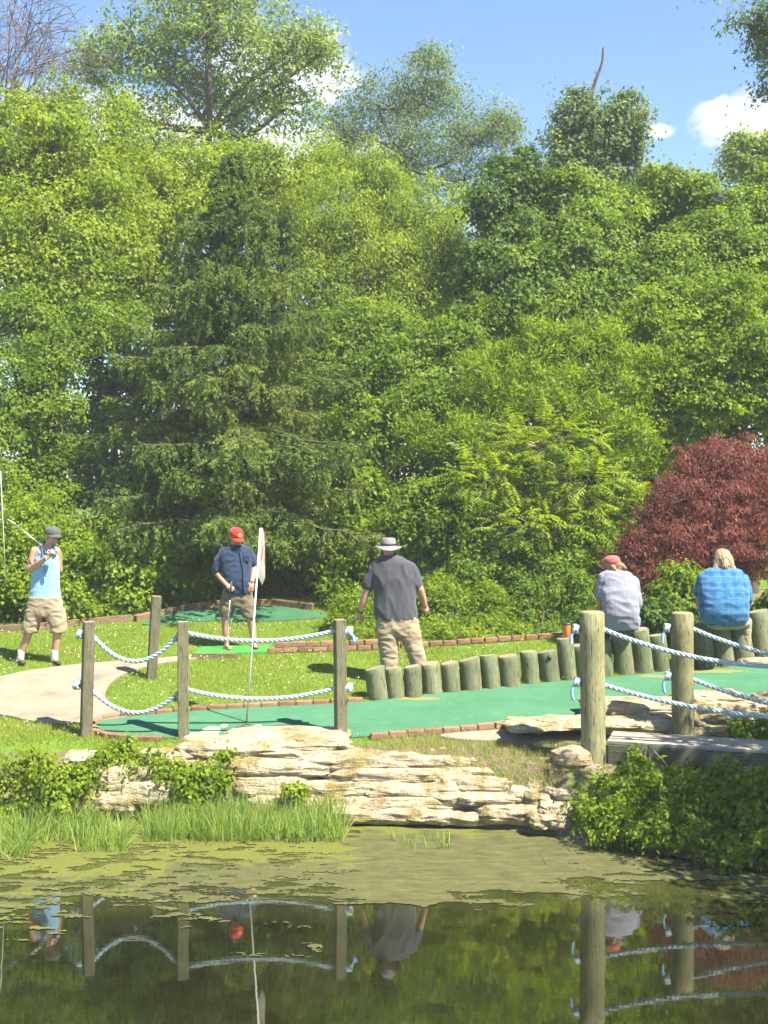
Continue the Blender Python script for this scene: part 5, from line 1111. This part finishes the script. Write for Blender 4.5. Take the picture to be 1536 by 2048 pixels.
# --- spruce
def spruce():
    """whorls of long boughs that dip and lift at the tip, with hanging side sprays"""
    rng = np.random.default_rng(41); Y = 21.4; base = G(468, Y); top = at(472, 300, Y); Ht = top[2]-base[2]; root = empty('spruce_tree', base, 'large dark spruce with drooping layered branches behind the red capped person', 'tree'); a = Acc(); a.tube([(0, 0, -.2), (0.02, 0, Ht*.5), tuple(top-base)], [.19, .11, .015], 10)
    Ps = []; Ts = []; Ns = []; R = []; Ls = []
    whorl = np.concatenate([np.arange(1.5, Ht-1.4, .33), np.arange(Ht-1.4, Ht-.1, .17)])
    for wi, z0 in enumerate(whorl):
        hh = z0/Ht; nbw = 10 if hh < .75 else 7
        for b in range(nbw):
            z = z0+rng.normal()*.07; Lb = np.interp(hh, [0, .12, .28, .42, .58, .72, .85, .93, 1], [2.4, 3.2, 3.05, 2.75, 2.15, 1.4, .74, .40, .14])*rng.uniform(.55, 1.1)
            az = (b+.5*(wi % 2)+rng.normal()*.22)*2*np.pi/nbw; d = np.array([math.cos(az), math.sin(az), 0])
            if d[1] > .5 and rng.random() < .5: continue
            n = 14; t = np.linspace(0, 1, n); up = rng.uniform(-.02, .14)*(1-hh)+.5*max(0, hh-.5); dr = rng.uniform(.30, .46)*(1-hh*.55)
            pts = d[None]*(t*Lb)[:, None]; pts[:, 2] = z+Lb*(up*t-dr*t**1.5+.50*dr*t**3.5); pts += np.cumsum(rng.normal(size=(n, 3))*.009*Lb, axis=0)
            a.tube(pts, np.linspace(.028*Lb/2+.006, .004, n), 5)
            side = np.array([-d[1], d[0], 0]); nt = int(15*Lb)+6; br = rng.random(); segs = [(pts[int(n*.2):], 1.0, 0)]
            for k in range(nt):
                tt = rng.uniform(.15, 1.0); i = min(n-2, int(tt*(n-1))); p0 = pts[i]; sg = rng.choice([-1, 1]); ltw = (.36*Lb*(1-tt)**.8+.17)*rng.uniform(.6, 1.15); v = nrm(d*rng.uniform(.5, 1.0)+side*sg*rng.uniform(.4, 1)+np.array([0, 0, rng.uniform(-.22, .10)])); m = 7; q = [p0.copy()]
                for j in range(m): v = nrm(v+np.array([0, 0, -.085])); q.append(q[-1]+v*ltw/m)
                q = np.array(q); segs.append((q, 1.0, rng.random()))
                for hng in range(2):
                    j = rng.integers(1, m+1); l2 = rng.uniform(.12, .34); segs.append((q[j]+np.linspace(0, 1, 4)[:, None]*l2*nrm(np.array([rng.normal()*.2, rng.normal()*.2, -1.0]))[None], 1.0, .25*rng.random()))
            for q, w, cl in segs:
                ln = np.linalg.norm(np.diff(q, axis=0), axis=1).sum(); k = max(4, int(ln*52)); tt = rng.random(k)*(len(q)-1); i = np.minimum(tt.astype(int), len(q)-2); fr = (tt-i)[:, None]; P = q[i]*(1-fr)+q[i+1]*fr; ax = nrm(q[i+1]-q[i])
                rd = rsph(rng, k); rd = nrm(rd-ax*np.sum(rd*ax, 1, keepdims=True)); Ps.append(P); Ts.append(nrm(ax*.9+rd*.65)); Ns.append(nrm(np.cross(ax, rd)+rng.normal(size=(k, 3))*.3)); R.append(np.clip(.40*br+.15*rng.random(k)+.45*cl+.12*(.5-hh), 0, 1)); Ls.append(rng.uniform(.055, .095, k))
    P = np.concatenate(Ps); L = np.concatenate(Ls)
    V = leaf_tris(P, np.concatenate(Ns), np.concatenate(Ts), L, L*.42); quad_mesh('needles', V, LF['spruce'], root, np.concatenate(R), 3); a.obj('trunk', MAT['bark'], root)
    return len(P)
print('spruce tufts', spruce())
# --- red maple
tree('red_maple', 'dome shaped dark red Japanese maple at the right edge', 'tree', G(1430, 19.0),
     [lobe(1460, 920, 110, 50, 19.2), lobe(1390, 1000, 90, 60, 19), lobe(1500, 1010, 110, 60, 18.8), lobe(1330, 1080, 80, 55, 18.9), lobe(1430, 1080, 100, 50, 18.6), lobe(1540, 1100, 90, 60, 18.6), lobe(1300, 1140, 48, 50, 18.8), lobe(1282, 1120, 44, 52, 18.7), lobe(1345, 1010, 60, 50, 19), lobe(1400, 930, 60, 45, 19.2), lobe(1300, 1070, 55, 45, 18.8), lobe(1600, 980, 100, 90, 19.2), lobe(1420, 1150, 80, 30, 18.9)],
     'red', 130, n=1150, per=54, rc=.20, L=.075, W=.026, r0=.08, per_lobe=8, droop=.85, flat=.5, fork=at(1440, 1130, 19.0), rmin=.78, lump=.1)
# --- lower shrubs
def shrub(label, px, Y, lobes, mat, seed, n, per=50, rc=.2, L=.08, W=.055, name='shrub', **k):
    k.setdefault('r0', .013 if Y > 15 else .009); k.setdefault('per_lobe', 7)
    return tree(name, label, 'shrub', G(px, Y), [lobe(*l) for l in lobes], mat, seed, n=n, per=per, rc=rc, L=L, W=W, **k)
shrub('leafy thicket at the far left edge behind the lawn', 20, 19.6, [(20, 1080, 90, 90, 19.5), (110, 1100, 80, 80, 19.6), (10, 1190, 90, 70, 19.2), (110, 1200, 80, 60, 19.2), (-90, 1150, 90, 110, 19.2), (60, 1010, 110, 60, 20.2)], 'shrub', 140, 430, per=58, rc=.24, L=.09, W=.065)
shrub('low leafy thicket between the tank top person and the spruce', 260, 20.2, [(200, 1110, 80, 70, 20.0), (290, 1125, 80, 60, 20.3), (220, 1195, 80, 36, 19.9), (330, 1182, 80, 32, 20.7), (390, 1150, 60, 50, 20.9), (160, 1205, 60, 38, 19.7), (270, 1215, 60, 22, 20.0)], 'shrub', 141, 520, per=58, rc=.22, L=.12, W=.085)
shrub('low shrub in the shade left behind the red capped person', 410, 20.8, [(410, 1180, 50, 28, 21.6), (350, 1192, 60, 20, 21.4)], 'mid', 142, 120, rc=.18)
shrub('dark leaved bush right behind the golf flag', 590, 21, [(580, 1130, 80, 60, 21.8), (640, 1100, 70, 90, 21.8), (560, 1180, 70, 25, 21.6), (520, 1150, 60, 50, 22)], 'mid', 143, 340, per=55, rc=.24, L=.10, W=.07)
shrub('broad leaved bush left of the person in the charcoal tee', 700, 20.2, [(700, 1070, 70, 50, 20.8), (745, 1000, 65, 60, 21.3), (680, 960, 60, 50, 21.8), (660, 1120, 60, 60, 21), (760, 1100, 60, 60, 20.6), (720, 1170, 70, 45, 20.4)], 'shrub', 144, 420, per=42, rc=.22, L=.13, W=.085)
shrub('bush with large pointed leaves behind the grey hat', 860, 20, [(830, 1060, 80, 60, 20.2), (910, 1070, 70, 60, 20), (880, 1000, 80, 50, 20.4), (960, 1110, 70, 50, 19.8)], 'mid', 145, 360, per=46, rc=.24, L=.13, W=.075)
shrub('yellow green flowering bush in the bed behind the brick wall at left', 730, 18.1, [(720, 1220, 50, 40, 18.7), (690, 1245, 38, 26, 18.5), (760, 1245, 50, 28, 18.5), (740, 1270, 80, 14, 17.95, .25)], 'shrub', 146, 260, per=46, rc=.15, L=.085, W=.035, droop=-.1)
shrub('spreading yellow green bush in the bed right of the charcoal tee', 900, 18.4, [(880, 1190, 70, 52, 19.2), (950, 1208, 70, 46, 19), (900, 1240, 80, 26, 18.8), (990, 1238, 60, 26, 18.8), (880, 1263, 90, 14, 18.15, .25), (990, 1257, 90, 14, 18.35, .25)], 'shrub', 147, 500, per=48, rc=.16, L=.075, W=.045)
shrub('green bush in the bed left of the orange cup', 1080, 18.4, [(1050, 1195, 70, 52, 19.2), (1110, 1212, 60, 42, 19), (1070, 1238, 70, 22, 18.9), (1150, 1190, 50, 55, 19), (1080, 1252, 90, 14, 18.5, .25), (1160, 1246, 80, 14, 18.65, .25)], 'mid', 148, 480, per=48, rc=.16, L=.08, W=.045)
shrub('dark understorey shrub behind the bed of bushes', 1020, 19.5, [(1020, 1130, 90, 50, 19.5), (1130, 1120, 80, 50, 19.5), (930, 1150, 70, 45, 19.5), (1200, 1100, 60, 60, 19.5)], 'mid', 149, 340, per=52, rc=.2, L=.095, W=.06)
shrub('light green shrub growing through the shade under the red maple', 1370, 18.0, [(1362, 1150, 30, 32, 18), (1345, 1192, 40, 28, 17.9), (1390, 1180, 30, 32, 18)], 'mid', 150, 130, per=44, rc=.13, L=.085, W=.05)
shrub('ivy ground cover between the seated people and the maple', 1330, 17.8, [(1310, 1225, 45, 28, 17.7), (1370, 1230, 50, 28, 17.7), (1450, 1225, 70, 30, 17.8), (1540, 1215, 60, 34, 17.8), (1200, 1235, 50, 26, 17.8)], 'deep', 151, 260, per=44, rc=.13, L=.07, W=.055)
# --- bank plants in the foreground
shrub('bright leafy bush low at the left edge of the pond', 30, 12.9, [(30, 1540, 70, 45, 12.7), (90, 1560, 55, 45, 12.6), (10, 1610, 60, 35, 12.5), (110, 1600, 40, 30, 12.6), (-60, 1560, 60, 70, 12.6)], 'lime', 160, 240, per=24, rc=.11, L=.06, W=.034, bark='bark_pale')
shrub('small leafy plant on the left bank below the leaning post', 215, 13.1, [(215, 1520, 48, 34, 13.05), (165, 1555, 40, 32, 12.8), (255, 1495, 32, 26, 13.2)], 'shrub', 161, 170, per=22, rc=.10, L=.05, W=.032, bark='bark_pale')
shrub('vine spilling over the rocks below the middle post', 380, 12.95, [(340, 1545, 50, 32, 12.9), (410, 1555, 50, 32, 12.85), (380, 1585, 50, 24, 12.75), (440, 1520, 36, 18, 13.0), (300, 1530, 36, 28, 13.0)], 'shrub', 162, 240, per=22, rc=.10, L=.05, W=.034, bark='bark_pale')
shrub('small bright tuft of leaves on the ledge', 590, 12.7, [(590, 1580, 22, 18, 12.62)], 'lime', 163, 30, per=22, rc=.06, L=.05, W=.032)
shrub('dense weedy shrub spilling into the pond at right', 1330, 12.2, [(1230, 1590, 70, 50, 12.2), (1330, 1580, 80, 55, 12.1), (1440, 1590, 80, 55, 11.9), (1250, 1645, 80, 38, 11.8), (1370, 1650, 90, 45, 11.6), (1180, 1620, 45, 35, 12.1)], 'shrub', 164, 560, per=30, rc=.11, L=.06, W=.026, bark='bark_pale')
shrub('broad leaved dark bush at the lower right edge of the pond', 1500, 11.8, [(1500, 1640, 70, 55, 11.5), (1540, 1590, 80, 55, 11.6), (1480, 1690, 60, 34, 11.2), (1560, 1690, 70, 45, 11.1), (1620, 1620, 80, 80, 11.4)], 'shrub', 165, 330, per=32, rc=.12, L=.065, W=.04)
shrub('young green stems with heart leaves before the bridge beam', 1290, 12.6, [(1290, 1545, 40, 26, 12.45), (1260, 1515, 18, 20, 12.5), (1360, 1550, 50, 22, 12.4)], 'lime', 166, 70, per=20, rc=.09, L=.06, W=.045, bark='bark_pale')
shrub('weedy stems growing between the slabs behind the bridge', 1480, 13.6, [(1480, 1450, 22, 22, 13.5), (1530, 1445, 22, 24, 13.5)], 'lime', 167, 36, per=18, rc=.09, L=.06, W=.035, bark='bark_pale')
# shade tree just outside the frame on the right bank
tree('bank_tree', 'tree on the right bank just outside the picture shading the bridge', 'tree', np.array([6.3, 10.9, .4]),
     [(np.array([6.0, 10.5, 4.3]), np.array([1.6, 1.4, 1.0])), (np.array([7.2, 11.2, 5.0]), np.array([1.6, 1.5, 1.1])), (np.array([5.6, 9.4, 3.6]), np.array([1.1, 1.0, .8]))], 'mid', 170, n=260, per=50, rc=.35, L=.11, W=.08, r0=.14, back=1.0)

# --- lawn, reeds, clover
def blades(rng, X, Y, h, w, lean=.35, z0=None):
    n = len(X); Z = gz(X, Y) if z0 is None else np.full(n, z0); P = np.stack([X, Y, Z-.005], 1); q = rng.random(n)*2*np.pi; side = np.stack([np.cos(q), np.sin(q), 0*q], 1); d = rsph(rng, n)*lean; d[:, 2] = 1; T = nrm(d)*h[:, None]
    return np.stack([P-side*w[:, None]/2, P+side*w[:, None]/2, P+T], 1).reshape(-1, 3)
def lawn():
    rng = np.random.default_rng(51); n = 330000; Y = 12.5+rng.random(n)**1.12*8.7; X = (rng.random(n)*2-1)*(.335*Y+.2); ok = Y > shoreY(X)+np.where(X > .5, .25, .45)
    for P in POLYS: ok &= ~inside(P, X, Y)
    px = CX+X/Y*F; py = HY+(H-gz(X, Y))*F/Y
    dry = (px > 690) & (px < 1190) & (py > 1465); ok &= ~(dry & (rng.random(n) < .35)); ok &= ~((px > 1180) & (py > 1395)); ok &= ~((px > 400) & (px < 700) & (py > 1484))
    nz = np.array([noise.noise((x*.9, y*.9, 0)) for x, y in zip(X, Y)]); ok &= (rng.random(n) < .75+.5*nz)
    for nm, sel, mt, hm, wm in (('lawn_grass', ok & ~dry, 'grass', .042, .009), ('dry_grass', ok & dry, 'straw', .085, .006)):
        i = np.where(sel)[0]; h = hm*(.5+rng.random(len(i)))*(1+.5*nz[i]); V = blades(rng, X[i], Y[i], h, np.full(len(i), wm), .6)
        tag(quad_mesh(nm, V, LF[mt], None, np.clip(rng.random(len(i))*.6+.2+.5*nz[i], 0, 1), 3), 'short green lawn grass around the putting lanes' if nm == 'lawn_grass' else 'dry tufty grass on top of the rock ledge', 'grass', kind='stuff')
    n = 3400; Y = 13.2+rng.random(n)*6.5; X = (rng.random(n)*2-1)*(.335*Y); ok = Y > shoreY(X)+.7
    for P in POLYS: ok &= ~inside(P, X, Y)
    ok &= np.array([noise.noise((x*1.1+5, y*1.1, 3)) for x, y in zip(X, Y)]) > -.12
    px = CX+X/Y*F; py = HY+(H-gz(X, Y))*F/Y; ok &= ~((px > 380) & (py > 1480)) & ~((px > 1180) & (py > 1395))
    i = np.where(ok)[0]; P = np.stack([X[i], Y[i], gz(X[i], Y[i])+.035+rng.random(len(i))*.03], 1); m = len(i); V = []
    for q in range(3):
        N = rsph(rng, m); T = nrm(np.cross(N, rsph(rng, m))); V.append(leaf_quads(P-T*.009, N, T, np.full(m, .02), np.full(m, .02), 0))
    tag(quad_mesh('clover_flowers', np.concatenate(V), LF['clover'], None, rng.random(3*m)), 'white clover flowers dotted over the lawn', 'flowers', kind='stuff')
lawn()
def reeds():
    rng = np.random.default_rng(61); V = []; R = []
    def patch(n, x0, x1, y0, y1, h0, h1, lean, pw=1.0):
        px = x0+(x1-x0)*rng.random(n); py = y0+(y1-y0)*rng.random(n)**pw; Y = H*F/(py-HY); X = (px-CX)*Y/F; h = rng.uniform(h0, h1, n); w = rng.uniform(.006, .012, n)
        q = rng.random(n)*2*np.pi; sd = np.stack([np.cos(q), np.sin(q)*.3, 0*q], 1); sd = nrm(sd); dv = np.stack([rng.normal(size=n)*lean, rng.normal(size=n)*lean, np.ones(n)], 1); dv = nrm(dv); P = np.stack([X, Y, np.full(n, -.03)], 1); bend = np.stack([dv[:, 0], dv[:, 1], -.25*np.ones(n)], 1)
        pts = []; 
        for t in (0, .4, .75, 1.0): pts.append(P+dv*(h*t)[:, None]+bend*(h*.7*t**2.2)[:, None]*np.clip(np.hypot(dv[:, 0], dv[:, 1])*2, 0, 1)[:, None])
        ws = (1, .9, .6, .08); rn = rng.random(n)
        for a_ in range(3):
            A, B = pts[a_], pts[a_+1]; V.append(np.stack([A-sd*(w*ws[a_]/2)[:, None], A+sd*(w*ws[a_]/2)[:, None], B+sd*(w*ws[a_+1]/2)[:, None], B-sd*(w*ws[a_+1]/2)[:, None]], 1).reshape(-1, 3)); R.append(rn)
    patch(900, -20, 200, 1640, 1690, .18, .42, .28); patch(2600, 290, 690, 1645, 1685, .20, .42, .26); patch(500, 150, 260, 1660, 1705, .14, .36, .3); patch(220, -10, 60, 1680, 1720, .2, .45, .3); patch(60, 780, 900, 1680, 1700, .08, .2, .2); patch(500, 430, 690, 1640, 1660, .25, .5, .25)
    tag(quad_mesh('pond_reeds', np.concatenate(V), LF['reed'], None, np.concatenate(R)), 'tall bright green grass growing in the shallow water at left', 'reeds', kind='stuff')
reeds()
def twig(label, pts, r, px, py):
    o = at(px, py, H*F/(py-HY)); a = Acc(); a.tube(catmull([np.array(q) for q in pts], 4), np.linspace(r, r*.4, (len(pts)-1)*4+1), 6); t = a.obj('dead_twig', MAT['bark']); t.location = Vector(o); tag(t, label, 'twig')
twig('short dead twig poking out of the algae near the middle', [(0, 0, -.03), (-.04, 0, .06), (-.09, .01, .13)], .006, 1094, 1730)
twig('thin crooked twig lying on the algae left of the middle', [(-.12, 0, .0), (0, 0, .04), (.06, .02, .01), (.1, .02, .05)], .006, 395, 1712)
twig('fallen twig slanting from the water by the reeds', [(-.15, 0, -.01), (0, .02, .05), (.16, .05, .12)], .006, 310, 1712)

# ------------------------------------------------------------------ added air volume imitating the veil of window glare, lifts the darks
def glare_haze():
    m = bpy.data.materials.new('glare_haze'); m.use_nodes = True; nt = m.node_tree; nt.nodes.clear()
    out = nt.nodes.new('ShaderNodeOutputMaterial'); v = nt.nodes.new('ShaderNodeVolumePrincipled')
    v.inputs['Color'].default_value = (.90, .95, .98, 1); v.inputs['Density'].default_value = .0011; v.inputs['Anisotropy'].default_value = .0
    nt.links.new(v.outputs[0], out.inputs['Volume'])
    a = Acc(); a.box((0, 45, 9.0), (100, 85, 11.2)); o = a.obj('glare_haze', m, None, False); tag(o, 'thin added veil of air imitating window glare', 'glare_haze', kind='stuff')
glare_haze()
